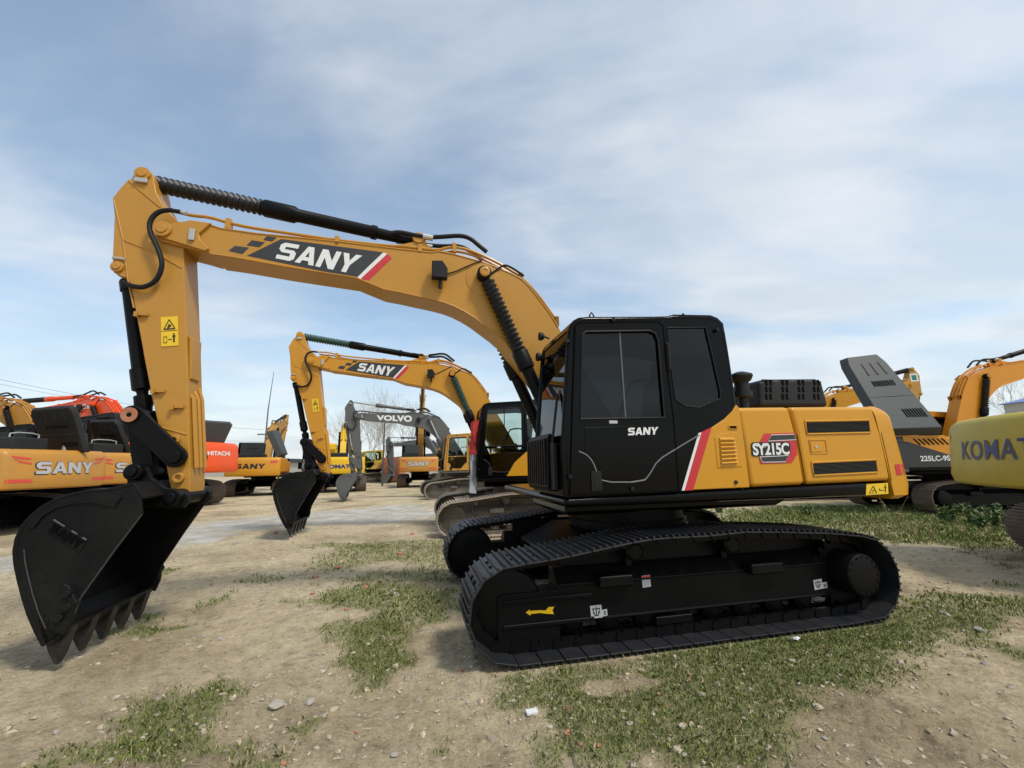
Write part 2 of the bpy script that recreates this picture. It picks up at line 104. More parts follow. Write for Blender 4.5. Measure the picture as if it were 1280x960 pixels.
# ------------------------------------------------------------------ mesh builder
class MB:
    def __init__(s): s.v=[]; s.f=[]
    def add(s,vs,fs):
        o=len(s.v); s.v+= [tuple(map(float,v)) for v in vs]; s.f+=[tuple(i+o for i in f) for f in fs]; return s
    def box(s,x0,x1,y0,y1,z0,z1):
        return s.add([(x0,y0,z0),(x1,y0,z0),(x1,y1,z0),(x0,y1,z0),(x0,y0,z1),(x1,y0,z1),(x1,y1,z1),(x0,y1,z1)],[(0,3,2,1),(4,5,6,7),(0,1,5,4),(1,2,6,5),(2,3,7,6),(3,0,4,7)])
    def obox(s,c,ax,sz):   # oriented box: centre, three axes, full sizes
        c=Vector(c); ax=[Vector(a).normalized() for a in ax]; vs=[]
        for k in range(8):
            d=[(1 if k>>i&1 else -1)*sz[i]/2 for i in range(3)]; vs.append(c+ax[0]*d[0]+ax[1]*d[1]+ax[2]*d[2])
        return s.add(vs,[(0,2,3,1),(4,5,7,6),(0,1,5,4),(1,3,7,5),(3,2,6,7),(2,0,4,6)])
    def prism(s,poly,y0,y1,holes=(),ax='xz'):
        loops=[list(poly)]+[list(h) for h in holes]; flat=[p for l in loops for p in l]
        tri=tessellate_polygon([[Vector((p[0],p[1],0)) for p in l] for l in loops]); n=len(flat)
        mk=(lambda p,y:(p[0],y,p[1])) if ax=='xz' else ((lambda p,y:(y,p[0],p[1])) if ax=='yz' else (lambda p,y:(p[0],p[1],y)))
        vs=[mk(p,y0) for p in flat]+[mk(p,y1) for p in flat]; fs=[]
        if not holes: fs=[tuple(range(n)),tuple(range(2*n-1,n-1,-1))]
        else:
            for t in tri: fs.append(tuple(t)); fs.append(tuple(n+i for i in reversed(t)))
        o=0
        for l in loops:
            k=len(l)
            for i in range(k): a,b=o+i,o+(i+1)%k; fs.append((a,n+a,n+b,b))
            o+=k
        return s.add(vs,fs)
    def lathe(s,p0,p1,prof,n=20,cap=True):   # prof: (t along axis in metres from p0, radius)
        p0=Vector(p0);d=(Vector(p1)-p0).normalized(); u=d.orthogonal().normalized(); w=d.cross(u); vs=[];fs=[]
        for t,r in prof:
            for k in range(n):
                a=2*PI*k/n; vs.append(p0+d*t+(u*math.cos(a)+w*math.sin(a))*r)
        for i in range(len(prof)-1):
            for k in range(n): fs.append((i*n+k,i*n+(k+1)%n,(i+1)*n+(k+1)%n,(i+1)*n+k))
        if cap: fs.append(tuple(range(n-1,-1,-1))); fs.append(tuple((len(prof)-1)*n+k for k in range(n)))
        return s.add(vs,fs)
    def cyl(s,p0,p1,r,n=20,r1=None):
        L=(Vector(p1)-Vector(p0)).length; return s.lathe(p0,p1,[(0,r),(L,r if r1 is None else r1)],n)
    def tube(s,pts,r,n=8,smooth=0):
        pts=[Vector(p) for p in pts]
        for _ in range(smooth):
            q=[pts[0]]
            for a,b in zip(pts,pts[1:]): q+=[a*.75+b*.25,a*.25+b*.75]
            pts=q+[pts[-1]]
        vs=[];fs=[];u=None
        for i,p in enumerate(pts):
            d=(pts[min(i+1,len(pts)-1)]-pts[max(i-1,0)]).normalized()
            u=(d.orthogonal() if u is None else u-d*u.dot(d)).normalized(); w=d.cross(u)
            rr=r[i*(len(r)-1)//max(1,len(pts)-1)] if isinstance(r,(list,tuple)) else r
            for k in range(n): a=2*PI*k/n; vs.append(p+(u*math.cos(a)+w*math.sin(a))*rr)
        for i in range(len(pts)-1):
            for k in range(n): fs.append((i*n+k,i*n+(k+1)%n,(i+1)*n+(k+1)%n,(i+1)*n+k))
        fs.append(tuple(range(n-1,-1,-1))); fs.append(tuple((len(pts)-1)*n+k for k in range(n)))
        return s.add(vs,fs)
    def ribbon(s,poly,y0,y1,t):   # strip with thickness following an open xz polyline (material on the inner side of the outline)
        n=len(poly); vs=[];P=[Vector((p[0],p[1])) for p in poly]
        for i,p in enumerate(P):
            d=(P[min(i+1,n-1)]-P[max(i-1,0)]).normalized(); nn=Vector((-d.y,d.x)); q=p+nn*t
            vs+=[(p.x,y0,p.y),(p.x,y1,p.y),(q.x,y1,q.y),(q.x,y0,q.y)]
        fs=[]
        for i in range(n-1):
            a=i*4;b=a+4
            for k in range(4): fs.append((a+k,a+(k+1)%4,b+(k+1)%4,b+k))
        fs+=[(3,2,1,0),tuple((n-1)*4+k for k in range(4))]
        return s.add(vs,fs)
    def sheet(s,pts):
        return s.add(pts,[tuple(range(len(pts)))])
    def build(s,name,mat,parent=None,bevel=0,angle=32,xf=None,seg=2,label=None):
        vs=s.v if xf is None else [xf(v) for v in s.v]
        me=bpy.data.meshes.new(name); me.from_pydata(vs,[],s.f); 
        bm=bmesh.new(); bm.from_mesh(me); bmesh.ops.recalc_face_normals(bm,faces=bm.faces); bm.to_mesh(me); bm.free()
        me.polygons.foreach_set('use_smooth',[True]*len(me.polygons))
        me.set_sharp_from_angle(angle=R(angle)); me.materials.append(M[mat] if isinstance(mat,str) else mat); me.update()
        o=bpy.data.objects.new(name,me); COL.objects.link(o)
        if parent: o.parent=parent
        if label: o['label']=label
        if bevel:
            b=o.modifiers.new('bevel','BEVEL'); b.width=bevel; b.segments=seg; b.limit_method='ANGLE'; b.angle_limit=R(32); b.harden_normals=True
        return o
def tag(o,label,cat,group=None):
    o['label']=label; o['category']=cat
    if group: o['group']=group
    return o
def thing(name,label,cat,loc=(0,0,0),rz=0,group=None):
    o=bpy.data.objects.new(name,None); COL.objects.link(o); o.empty_display_size=.3
    o.location=loc; o.rotation_euler=(0,0,rz); return tag(o,label,cat,group)
def smooth2(pts,it=2):
    for _ in range(it):
        q=[pts[0]]
        for a,b in zip(pts,pts[1:]): q+=[(a[0]*.75+b[0]*.25,a[1]*.75+b[1]*.25),(a[0]*.25+b[0]*.75,a[1]*.25+b[1]*.75)]
        pts=q+[pts[-1]]
    return pts
# lettering: glyph outlines as a mesh in the unit square
_gl={}
def glyphs(txt,bold=.0,spacing=1.0,shear=0):
    k=(txt,bold,spacing,shear)
    if k in _gl: return _gl[k]
    cu=bpy.data.curves.new('lettering','FONT'); cu.body=txt; cu.offset=bold; cu.space_character=spacing; cu.shear=shear; cu.resolution_u=4; cu.dimensions='2D'; cu.fill_mode='BOTH'
    ob=bpy.data.objects.new('lettering',cu); COL.objects.link(ob)
    dg=bpy.context.evaluated_depsgraph_get(); me=bpy.data.meshes.new_from_object(ob.evaluated_get(dg))
    v=np.array([tuple(q.co)[:2] for q in me.vertices]); f=[tuple(p.vertices) for p in me.polygons]
    bpy.data.objects.remove(ob); bpy.data.curves.remove(cu); bpy.data.meshes.remove(me)
    mn=v.min(0);mx=v.max(0); v=(v-mn)/(mx-mn); _gl[k]=(v,f); return _gl[k]
def stroke_word(word,th=.26):
    # wide block capitals S A N Y as polygons in a 0..1 box, letter pitch from the word
    P={'S':[[(1,1),(.22,1),(.02,.86),(.02,.58),(.2,.42),(.7,.42),(.7,.24),(0,.24),(0,0),(.8,0),(1,.14),(1,.48),(.84,.62),(.32,.62),(.32,.77),(1,.77)]],
       'A':[[(0,0),(.36,1),(.66,1),(1,0),(.72,0),(.66,.19),(.34,.19),(.28,0)]],
       'N':[[(0,0),(0,1),(.3,1),(.72,.44),(.72,1),(1,1),(1,0),(.7,0),(.28,.56),(.28,0)]],
       'Y':[[(.36,0),(.36,.4),(0,1),(.32,1),(.52,.62),(.7,1),(1.04,1),(.65,.4),(.65,0)]]}
    H={'A':[(.41,.40),(.51,.72),(.60,.40)]}
    W=[1,1.12,1.08,1.06];x=0;v=[];f=[];pos=[]
    for c,w in zip(word,W): pos.append((x,w)); x+=w+.10
    tot=x-.10
    for c,(x0,w) in zip(word,pos):
        loops=[P[c][0]]+([H[c]] if c in H else []); flat=[p for l in loops for p in l]
        tri=tessellate_polygon([[Vector((p[0],p[1],0)) for p in l] for l in loops]); o=len(v)
        v+=[((x0+p[0]*w)/tot,p[1]) for p in flat]; f+=[tuple(o+i for i in t) for t in tri]
    return np.array(v),f
def quad(TL,TR,BR,BL):
    TL,TR,BR,BL=[Vector(p) for p in (TL,TR,BR,BL)]
    return lambda u,v: (BL*(1-u)+BR*u)*(1-v)+(TL*(1-u)+TR*u)*v
def yquad(q,y): return quad(*[(p[0],y,p[1]) for p in q])
def letters(name,txt,fn,mat,parent,bold=.02,spacing=1.0,depth=0,nrm=None,xf=None,sany=False,shear=0):
    v,f=stroke_word(txt) if sany else glyphs(txt,bold,spacing,shear)
    m=MB(); pts=[fn(a,b) for a,b in v]; m.add(pts,f)
    if depth and nrm is not None:
        n=Vector(nrm)*depth; o=len(pts); m.v=[tuple(p) for p in pts]+[tuple(p+n) for p in pts]
        from collections import Counter
        ec=Counter(tuple(sorted((t[i],t[(i+1)%len(t)]))) for t in f for i in range(len(t)))
        m.f=list(f)+[tuple(i+o for i in t) for t in f]+[(a,b,b+o,a+o) for (a,b),c in ec.items() if c==1]
    return m.build(name,mat,parent,xf=xf,angle=20)
def plate(pts2,y0,y1): return MB().prism(pts2,min(y0,y1),max(y0,y1))
# ------------------------------------------------------------------ excavator
# machine frame: x forward, y to the machine's left, z up, origin on the ground under the swing centre
FOOT=(.25,1.70); PIV=tuple(D['boom_pin'][0])
def r2(p,c,b):
    x,z=p[0]-c[0],p[1]-c[1]; return (c[0]+x*math.cos(b)-z*math.sin(b),c[1]+x*math.sin(b)+z*math.cos(b))
def track_path(n=240):
    zf,rf,zr,rr=.385,.385,.405,.405; xf_,xr=1.75,-1.735
    P=[(xr+.25,0.0),(xf_,0.0)]
    for k in range(1,12): a=-PI/2+PI*k/12*.97; P.append((xf_+rf*math.cos(a),zf+rf*math.sin(a)))
    P+=[(1.72,.768),(1.35,.80),(.94,.855),(.6,.90),(.33,.905),(0,.90),(-.43,.915),(-.8,.895),(-1.38,.855),(-1.7,.815)]
    for k in range(1,12): a=PI/2+PI*k/12; P.append((xr+rr*math.cos(a),zr+rr*math.sin(a)))
    P.append((xr+.08,.012)); return P
def resample(P,step):
    P=[np.array(p) for p in P]+[np.array(P[0])]; seg=[np.linalg.norm(b-a) for a,b in zip(P,P[1:])]; T=sum(seg); n=round(T/step); out=[]
    for i in range(n):
        d=T*i/n; j=0
        while d>seg[j]: d-=seg[j]; j+=1
        t=(P[j+1]-P[j])/seg[j]; out.append((P[j]+t*d))
    return out
LINKS=resample(track_path(),.19)
def belt_mesh(s,hero):
    m=MB(); c=MB(); n=len(LINKS); ya,yb=(.89,1.49) if s>0 else (-1.49,-.89)
    for i,p in enumerate(LINKS):
        q=LINKS[(i+1)%n]; mid=(p+q)/2; t=(q-p)/np.linalg.norm(q-p); nn=np.array([-t[1],t[0]])  # inward normal
        T=(t[0],0,t[1]);NN=(nn[0],0,nn[1]); L=np.linalg.norm(q-p); Y=(0,1,0); ym=(ya+yb)/2
        cc=mid+nn*.026
        m.obox((cc[0],ym,cc[1]),(T,Y,NN),(L*.955,.60,.014))
        for k,o in enumerate((-.40,-.08,.26)):
            g=mid+nn*.010+t*L*o; m.obox((g[0],ym,g[1]),(T,Y,NN),(.020,.598,.026))
        if hero:
            for yy in (-.085,.085):
                for o in (-.025,.06):
                    g=mid+nn*.014+t*L*o; c.obox((g[0],ym+yy,g[1]),(T,Y,NN),(.028,.03,.012))
        for yy in (-.1,.1):
            yy*=.8; g=mid+nn*.070; c.obox((g[0],ym+yy,g[1]),(T,Y,NN),(L*.62,.045,.075)); g=p+nn*.068; c.lathe((g[0],ym+yy-.032,g[1]),(g[0],ym+yy+.032,g[1]),[(0,.042),(.064,.042)],10)
        g=p+nn*.068; c.cyl((g[0],ym-.1,g[1]),(g[0],ym+.1,g[1]),.022,8)
    return m,c
def gear(m,x,z,y0,y1,r,teeth=21):
    P=[]
    for k in range(teeth):
        for a,rr in ((0,r-.05),(.3,r-.05),(.42,r),(.72,r),(.85,r-.05)): t=2*PI*(k+a)/teeth; P.append((x+rr*math.cos(t),z+rr*math.sin(t)))
    m.prism(P,y0,y1)
def undercarriage(root,pal,det):
    fr=pal['frame'];sh=pal['shoe']
    for s in (1,-1):
        Y=lambda a,b:(min(a*s,b*s),max(a*s,b*s))
        m=MB()   # side frame: bevelled box section
        prof=[(1.0,.20),(1.25,.20),(1.25,.505),(1.13,.62),(1.0,.62)]
        pr=[(y*s,z) for y,z in prof]
        m.prism(pr,-1.55,1.32,ax='yz')
        m.prism([(.62*s,.28),(1.01*s,.22),(1.01*s,.60),(.62*s,.62)],-1.1,-.5,ax='yz'); m.prism([(.62*s,.28),(1.01*s,.22),(1.01*s,.60),(.62*s,.62)],.5,1.1,ax='yz')
        m.prism([(1.0*s,.60),(1.09*s,.60),(1.09*s,.77),(1.0*s,.77)],-1.70,1.20,ax='yz'); m.prism([(1.0*s,.115),(1.03*s,.115),(1.03*s,.24),(1.0*s,.24)],-1.50,1.40,ax='yz')  # inner webs added to darken gaps where lit ground showed through
        tr=m.build('track',fr,root,bevel=.012)
        m=MB(); y=Y(1.06,1.262); m.prism([(1.31,.06),(1.80,.05),(1.845,.12),(1.845,.455),(1.80,.475),(1.31,.478)],*y); 
        for zz in (.205,.395): m.box(1.0,1.80,*Y(1.255,1.275),zz,zz+.035)
        m.build('idler_yoke',fr,tr,bevel=.008)
        b,c=belt_mesh(s,det>1); b.build('shoe_belt',sh,tr,bevel=.004 if det>1 else 0,seg=1); c.build('link_chain',pal['chain'],tr)
        m=MB(); y=Y(1.09,1.25); yc=y[0]; m.lathe((1.75,yc,.385),(1.75,yc+1,.385),[(0,.22),(.01,.27),(.03,.29),(.05,.29),(.06,.275),(.10,.275),(.11,.29),(.13,.29),(.15,.27),(.16,.22)],36); m.build('idler',fr,tr)
        m=MB(); gear(m,-1.735,.405,*Y(1.15,1.215),.34); m.build('drive_sprocket',fr,tr)
        m=MB(); y0=1.02*s; d=s; m.lathe((-1.735,y0,.42),(-1.735,y0+d,.42),[(0,.23),(.16,.23),(.19,.205),(.40,.200),(.425,.19),(.43,.18),(.43,.07),(.434,.065),(.434,.0)],36); 
        for k in range(16):
            a=2*PI*k/16; m.cyl((-1.735+.172*math.cos(a),(1.02+.428)*s,.42+.172*math.sin(a)),(-1.735+.172*math.cos(a),(1.02+.440)*s,.42+.172*math.sin(a)),.011,6)
        m.build('final_drive',fr,tr,bevel=.004)
        for (x,z) in D['trk_carr']:
            m=MB(); y=Y(1.04,1.30); m.lathe((x,y[0],.745),(x,y[1],.745),[(0,.06),(.02,.085),(.08,.085),(.1,.07),(.16,.07),(.18,.085),(.24,.085),(.26,.06)],18); m.box(x-.03,x+.03,*Y(1.08,1.16),.6,.72); m.build('carrier_roller',fr,tr)
        for k in range(8):
            x=1.18-k*.345; y=Y(1.06,1.23); m=MB(); m.lathe((x,y[0],.185),(x,y[1],.185),[(0,.05),(.01,.07),(.03,.08),(.035,.10),(.05,.10),(.06,.082),(.12,.082),(.13,.10),(.145,.10),(.15,.08),(.16,.07),(.17,.05)],16); m.build('track_roller',fr,tr)
        for (a,b) in ((.97,.65),(-.56,-.92)):
            m=MB(); m.box(b,a,*Y(1.19,1.35),.475,.575); m.build('step',fr,tr,bevel=.02)
        m=MB(); m.box(.05,.42,*Y(1.1,1.27),.11,.18); m.build('roller_guard',fr,tr,bevel=.01)
        m=MB(); e=MB()
        for x0,x1,z in ((-1.54,1.30,.505),(-1.54,.9,.218)): m.tube([(x0,1.25*s,z),(x1,1.25*s,z)],.012,8)
        m.build('frame_edge',fr,tr)
        if det>1 and s>0:
            q=[(p[0],1.262,p[1]) for p in D['trk_arrow']] ; MB().prism(D['trk_arrow'],1.2625,1.2665).build('arrow_decal','lemon',tr,label='yellow arrow pointing forward on the track frame')
            for kk,mt in (('trk_stk1','silver'),('trk_stk1b','silver'),('trk_stk2','silver'),('trk_stk3','silver'),('trk_stk3b','silver')):
                st=plate(D[kk],1.252,1.256).build('sticker',mt,tr)
                f=yquad(D[kk],1.2575)
                if kk in('trk_stk1','trk_stk3'):
                    ink=MB()
                    for u0,u1,v0,v1 in ((.15,.85,.70,.77),(.46,.54,.2,.9),(.2,.27,.35,.8),(.73,.8,.35,.8),(.3,.7,.18,.26),(.3,.36,.2,.5),(.64,.7,.2,.5)):
                        ink.sheet([f(u0,v0),f(u1,v0),f(u1,v1),f(u0,v1)])
                    ink.build('printed_symbol','ink',tr)
                elif kk=='trk_stk2':
                    ink=MB(); ink.sheet([f(0.02,.76),f(.98,.76),f(.98,.98),f(.02,.98)]); ink.build('warning_band','far_red',tr)
                    ink=MB()
                    for v in (.15,.27,.39,.51,.63): ink.sheet([f(.15,v),f(.85,v),f(.85,v+.045),f(.15,v+.045)])
                    ink.build('printed_lines','silver',tr)
                else:
                    ink=MB(); c=f(.5,.5); 
                    for v in(.35,.65):
                        ring=[f(.5+.22*math.cos(t),v+.14*math.sin(t)) for t in np.linspace(0,2*PI,13)[:-1]]; rin=[f(.5+.10*math.cos(t),v+.07*math.sin(t)) for t in np.linspace(0,2*PI,13)[:-1]]
                        ink.add(ring+rin,[(i,(i+1)%12,12+(i+1)%12,12+i) for i in range(12)])
                    ink.build('printed_symbol','ink',tr)
    m=MB(); m.prism([(-1.05,.46),(1.05,.46),(1.2,.6),(.75,.80),(-.75,.80),(-1.2,.6)],-.62,.62); m.build('car_body',fr,root,bevel=.03)
    m=MB(); m.cyl((0,0,.78),(0,0,1.02),.66,40); m.lathe((0,0,.84),(0,0,1),[(0,.70),(.05,.70)],40); m.build('swing_bearing',fr,root)
def cw_x(y,z,k=0):
    a=abs(y); x=-2.93+.14*(a/1.15)**2
    if a>1.15: t=min(1,(a-1.15)/.18); x=-2.79+.17*(1-math.sqrt(max(0,1-t*t)))
    ins=np.interp(z,[1.10,1.14,1.25,1.66,1.98,2.05,2.10],[.10,.03,0,.045,.09,.13,.20]); return x+ins
def counterweight(root,pal,det,top=2.10,bot=1.10):
    m=MB(); zs=[1.10,1.115,1.14,1.25,1.45,1.66,1.85,1.98,2.03,2.07,2.10]; ys=[-1.33,-1.328,-1.32,-1.305,-1.285,-1.26,-1.22,-1.15]+list(np.linspace(-1.0,1.0,13))+[1.15,1.22,1.26,1.285,1.305,1.32,1.328,1.33]; vs=[];fs=[]
    n=len(ys)+2
    for z in zs:
        yi=np.interp(z,[1.10,1.14,1.98,2.05,2.10],[.05,0,0,.015,.06]); fx=np.interp(z,[1.1,2.1],[-2.45,-2.375])
        row=[(fx,-1.33+yi,z)]+[(min(fx-.001,cw_x(y,z)),y*(1.33-yi)/1.33,z) for y in ys]+[(fx,1.33-yi,z)]; vs+=row
    for i in range(len(zs)-1):
        for k in range(n): fs.append((i*n+k,i*n+(k+1)%n,(i+1)*n+(k+1)%n,(i+1)*n+k))
    fs+=[tuple(range(n)),tuple(range((len(zs)-1)*n,len(zs)*n))]
    m.add(vs,fs); o=m.build('counterweight',pal['cw'],root,angle=40)
    return o
def on_cw(y0,y1,z0,z1,off=.006):   # maps (u,v) of a mark onto the rear face, u runs to the machine's right
    return lambda u,v: Vector((cw_x(y0+(y1-y0)*u,z0+(z1-z0)*v)-off,y0+(y1-y0)*u,z0+(z1-z0)*v))
def cw_patch(name,poly,mat,parent,off=.005,n=6):
    m=MB(); f=on_cw(0,1,0,1,off)    # poly: four (y,z) corners
    a,b,c,d=poly; vs=[]
    for i in range(n+1):
        u=i/n
        for j in (0,1):
            p=((a[0]*(1-u)+b[0]*u)*(1-j)+(d[0]*(1-u)+c[0]*u)*j,(a[1]*(1-u)+b[1]*u)*(1-j)+(d[1]*(1-u)+c[1]*u)*j)
            vs.append((cw_x(*p)-off,p[0],p[1]))
    m.add(vs,[(2*i,2*i+1,2*i+3,2*i+2) for i in range(n)]); return m.build(name,mat,parent)
def warning_sign(parent,q,y,xf,name='warning_sign',split=False):
    plate(q,y,y+.004).build(name,'sign',parent,xf=xf)
    f=yquad(q,y+.0065); m=MB()
    def line(pts,w):
        for a,b in zip(pts,pts[1:]):
            a=np.array(a);b=np.array(b);t=(b-a)/np.linalg.norm(b-a);nn=np.array([-t[1],t[0]])*w
            m.sheet([f(*(a+nn)),f(*(b+nn)),f(*(b-nn)),f(*(a-nn))])
    if not split:
        line([(.17,.58),(.5,.9),(.83,.58),(.17,.58)],.022); line([(.38,.62),(.6,.70)],.035); line([(.44,.74),(.56,.66)],.03); line([(.02,.52),(.98,.52)],.008)
        line([(.15,.12),(.15,.32),(.34,.32),(.34,.12),(.15,.12)],.012); line([(.42,.22),(.62,.22)],.015); line([(.75,.12),(.75,.36)],.05); line([(.66,.33),(.86,.33)],.02); line([(.75,.38),(.75,.42)],.05)
    else:
        line([(.13,.15),(.30,.8),(.47,.15),(.13,.15)],.018); line([(.26,.28),(.35,.45)],.03); line([(.60,.35),(.80,.35)],.03); line([(.60,.35),(.60,.55)],.02); line([(.86,.15),(.86,.72)],.022); line([(.78,.6),(.92,.6)],.03); line([(.86,.76),(.86,.86)],.03)
    m.build('pictogram','ink',parent,xf=xf)
def cab(root,pal,det,body):
    out=D['cab']; b=M[pal['cab']]; y0,y1=.39,1.33; gl=pal['glass']
    iroof=4
    m=MB()
    win=D['door_window']; rg=D['rear_glass']
    low=D['door_low'] if pal.get('lowglass') else None
    sh=lambda L,k: [(sum(p[0] for p in L)/len(L)+(p[0]-sum(q[0] for q in L)/len(L))*k,sum(p[1] for p in L)/len(L)+(p[1]-sum(q[1] for q in L)/len(L))*k) for p in L]
    holes=[sh(win,1.03),rg]+([sh(low,1.02)] if low else [])
    m.prism(out,1.28,1.33,holes=holes)
    # right side plate with its own big window
    rw=[(.98,1.75),(1.0,2.75),(.15,2.80),(-.35,2.75),(-.35,1.95)]
    m.prism(out,y0,y0+.045,holes=[rw])
    roof=out[5:14]; rear=out[13:17]+[(-.607,1.25)]
    m.ribbon(out[4:15],y0+.01,1.32,.05)
    m.ribbon(rear,y0+.01,1.32,.04)
    fr=out[:5]; m.prism([(out[0][0],out[0][1]),(out[1][0],out[1][1]-.05),(out[1][0]-.06,out[1][1]-.05),(out[0][0]-.06,out[0][1])],y0,1.32)
    c=m.build('cab',b,root,bevel=.012)
    m=MB(); Q=[((p[0]-.25)*.982+.25,(p[1]-2.0)*.972+2.0) for p in smooth2(out[1:16],1)]; m.tube([(p[0],1.300,p[1]) for p in Q],.034,12); m.tube([(p[0],y0+.03,p[1]) for p in Q],.03,10); m.tube([(1.235,1.31,1.25),(1.235,1.31,1.76)],.032,10); m.build('cab_pillar',b,c)
    # front glass
    f4=[out[1],out[2],out[3],out[4]]; m=MB(); g=[]
    m.add([(p[0]-.012,y0+.03,p[1]) for p in f4]+[(p[0]-.012,1.29,p[1]) for p in f4],[(i,i+1,i+5,i+4) for i in range(3)]); m.build('windscreen',gl,c)
    m=MB(); q=[(1.262,1.80),(1.285,1.82),(1.315,1.78),(1.325,1.32),(1.30,1.28),(1.255,1.28)]
    m.prism(q,.37,1.09); 
    for k in range(9): m.box(1.31,1.335,.395+k*.077,.43+k*.077,1.33,1.77)
    if det>0: m.build('front_guard','satin',c,bevel=.006)
    # door
    dy=1.333; m=MB(); m.prism(D['cab_door'],1.30,1.338,holes=[win]+([low] if low else [])); dr=m.build('door',b,c,bevel=.006)
    m=MB(); P=[(p[0],1.339,p[1]) for p in win]; m.tube(P+[P[0]],.011,6); m.build('window_seal','rubber',c)
    MB().prism(win,1.313,1.319).build('door_window',gl,c)
    m=MB(); P=[(p[0],1.322,p[1]) for p in D['door_divider']]; m.tube(P,.010,6); m.build('window_divider','fargrey' if det>1 else 'rubber',c)
    if low: MB().prism(low,1.313,1.319).build('door_lower_window',gl,c)
    else:
        lo=sh(D['door_low'],.90); MB().prism(lo,1.338,1.342).build('door_lower_window','black',c,bevel=.003)
    MB().prism(rg,1.315,1.321).build('rear_quarter_window',gl,c)
    m=MB(); P=[(p[0],1.333,p[1]) for p in rg]; m.tube(P+[P[0]],.007,6); m.build('window_seal','rubber',c)
    m=MB(); P=smooth2(D['door_swoosh'],1); m.tube([(p[0],1.339,p[1]) for p in P],.0062,6); m.build('swoosh_trim','trim' if det>1 else 'weld',c)
    # door lines
    m=MB(); P=[(p[0],1.339,p[1]) for p in D['cab_door']]; m.tube(P+[P[0]],.0065,5); m.build('door_seam','seam',c)
    m=MB(); a=D['cab_door'][3]
    h=D['cab_door']; m.tube([(h[4][0]-.02,1.338,h[4][1]+.22),(h[4][0]-.02,1.36,h[4][1]+.2),(h[4][0]-.02,1.36,h[4][1]-.05),(h[4][0]-.02,1.338,h[4][1]-.07)],.014,8); m.build('hinge','rubber',c)
    hx=.71; m=MB(); m.box(hx,hx+.085,1.338,1.352,1.885,1.915); m.build('door_handle','silver',c,bevel=.006)
    m=MB(); m.prism([(1.0,1.46),(.90,1.46),(.90,1.29),(1.0,1.29)][::-1],1.338,1.352); m.prism([(.975,1.44),(.925,1.44),(.925,1.31),(.975,1.31)],1.352,1.356); m.build('latch_box','rubber',c,bevel=.006)
    for (x,z) in ((1.20,1.42),(1.17,2.66),(.61,1.30),(.69,2.90),(-.47,2.86)): m=MB(); m.cyl((x,1.33,z),(x,1.365,z),.018,10); m.build('rubber_stop','rubber',c)
    # inside
    m=MB(); m.prism([(.52,1.25),(.60,1.72),(.10,1.75),(.02,1.25)],.62,1.12); m.prism([(.12,1.72),(.0,2.42),(-.12,2.42),(-.02,1.7)],.62,1.12); m.prism([(-.02,2.42),(-.03,2.62),(-.12,2.62),(-.12,2.42)],.74,1.0); m.build('operator_seat','seat',c,bevel=.04)
    m=MB()
    for yy in (.52,1.16): m.prism([(.62,1.25),(.62,1.8),(.15,1.85),(.1,1.25)],yy,yy+.13); m.tube([(.55,yy+.06,1.8),(.6,yy+.06,1.95)],.02,8)
    m.build('control_console','seat',c,bevel=.02)
    m=MB(); m.box(-.55,1.2,.43,1.28,1.235,1.255); m.build('cab_floor','satin',c)
    m=MB(); m.tube([(.62,1.2,1.95),(.50,1.2,2.25),(.44,1.2,2.33),(.16,1.2,2.34),(.10,1.2,2.25),(.06,1.2,1.90)],.016,8,1); m.build('grab_rail','rubber',c)
    if det>1:
        letters('maker_lettering','SANY',yquad(D['door_text'],1.3435),'white',c,sany=True,depth=.004,nrm=(0,1,0))
        for x,y,z in ((.86,1.28,2.93),(-.22,1.2,3.02)): m=MB(); m.tube([(x,y,z-.02),(x,y,z+.03),(x+.02,y,z+.055),(x+.04,y,z+.03),(x+.04,y,z-.02)],.008,6); m.build('lifting_eye','rubber',c)
        for (x,y,z) in ((1.16,.50,2.72),(1.10,.42,2.99)):
            m=MB(); m.lathe((x,y,z),(x+.1,y,z),[(0,.02),(.02,.045),(.06,.05),(.065,.045)],14); m.tube([(x,y,z),(x-.06,y,z-.02)],.012,6); m.build('work_lamp','rubber',c)
        m=MB(); m.box(1.27,1.30,1.12,1.22,1.30,1.72); m.tube([(1.29,1.17,1.35),(1.29,1.17,1.75),(1.20,1.1,2.2)],.012,6); m.build('wiper','rubber',c)
    return c
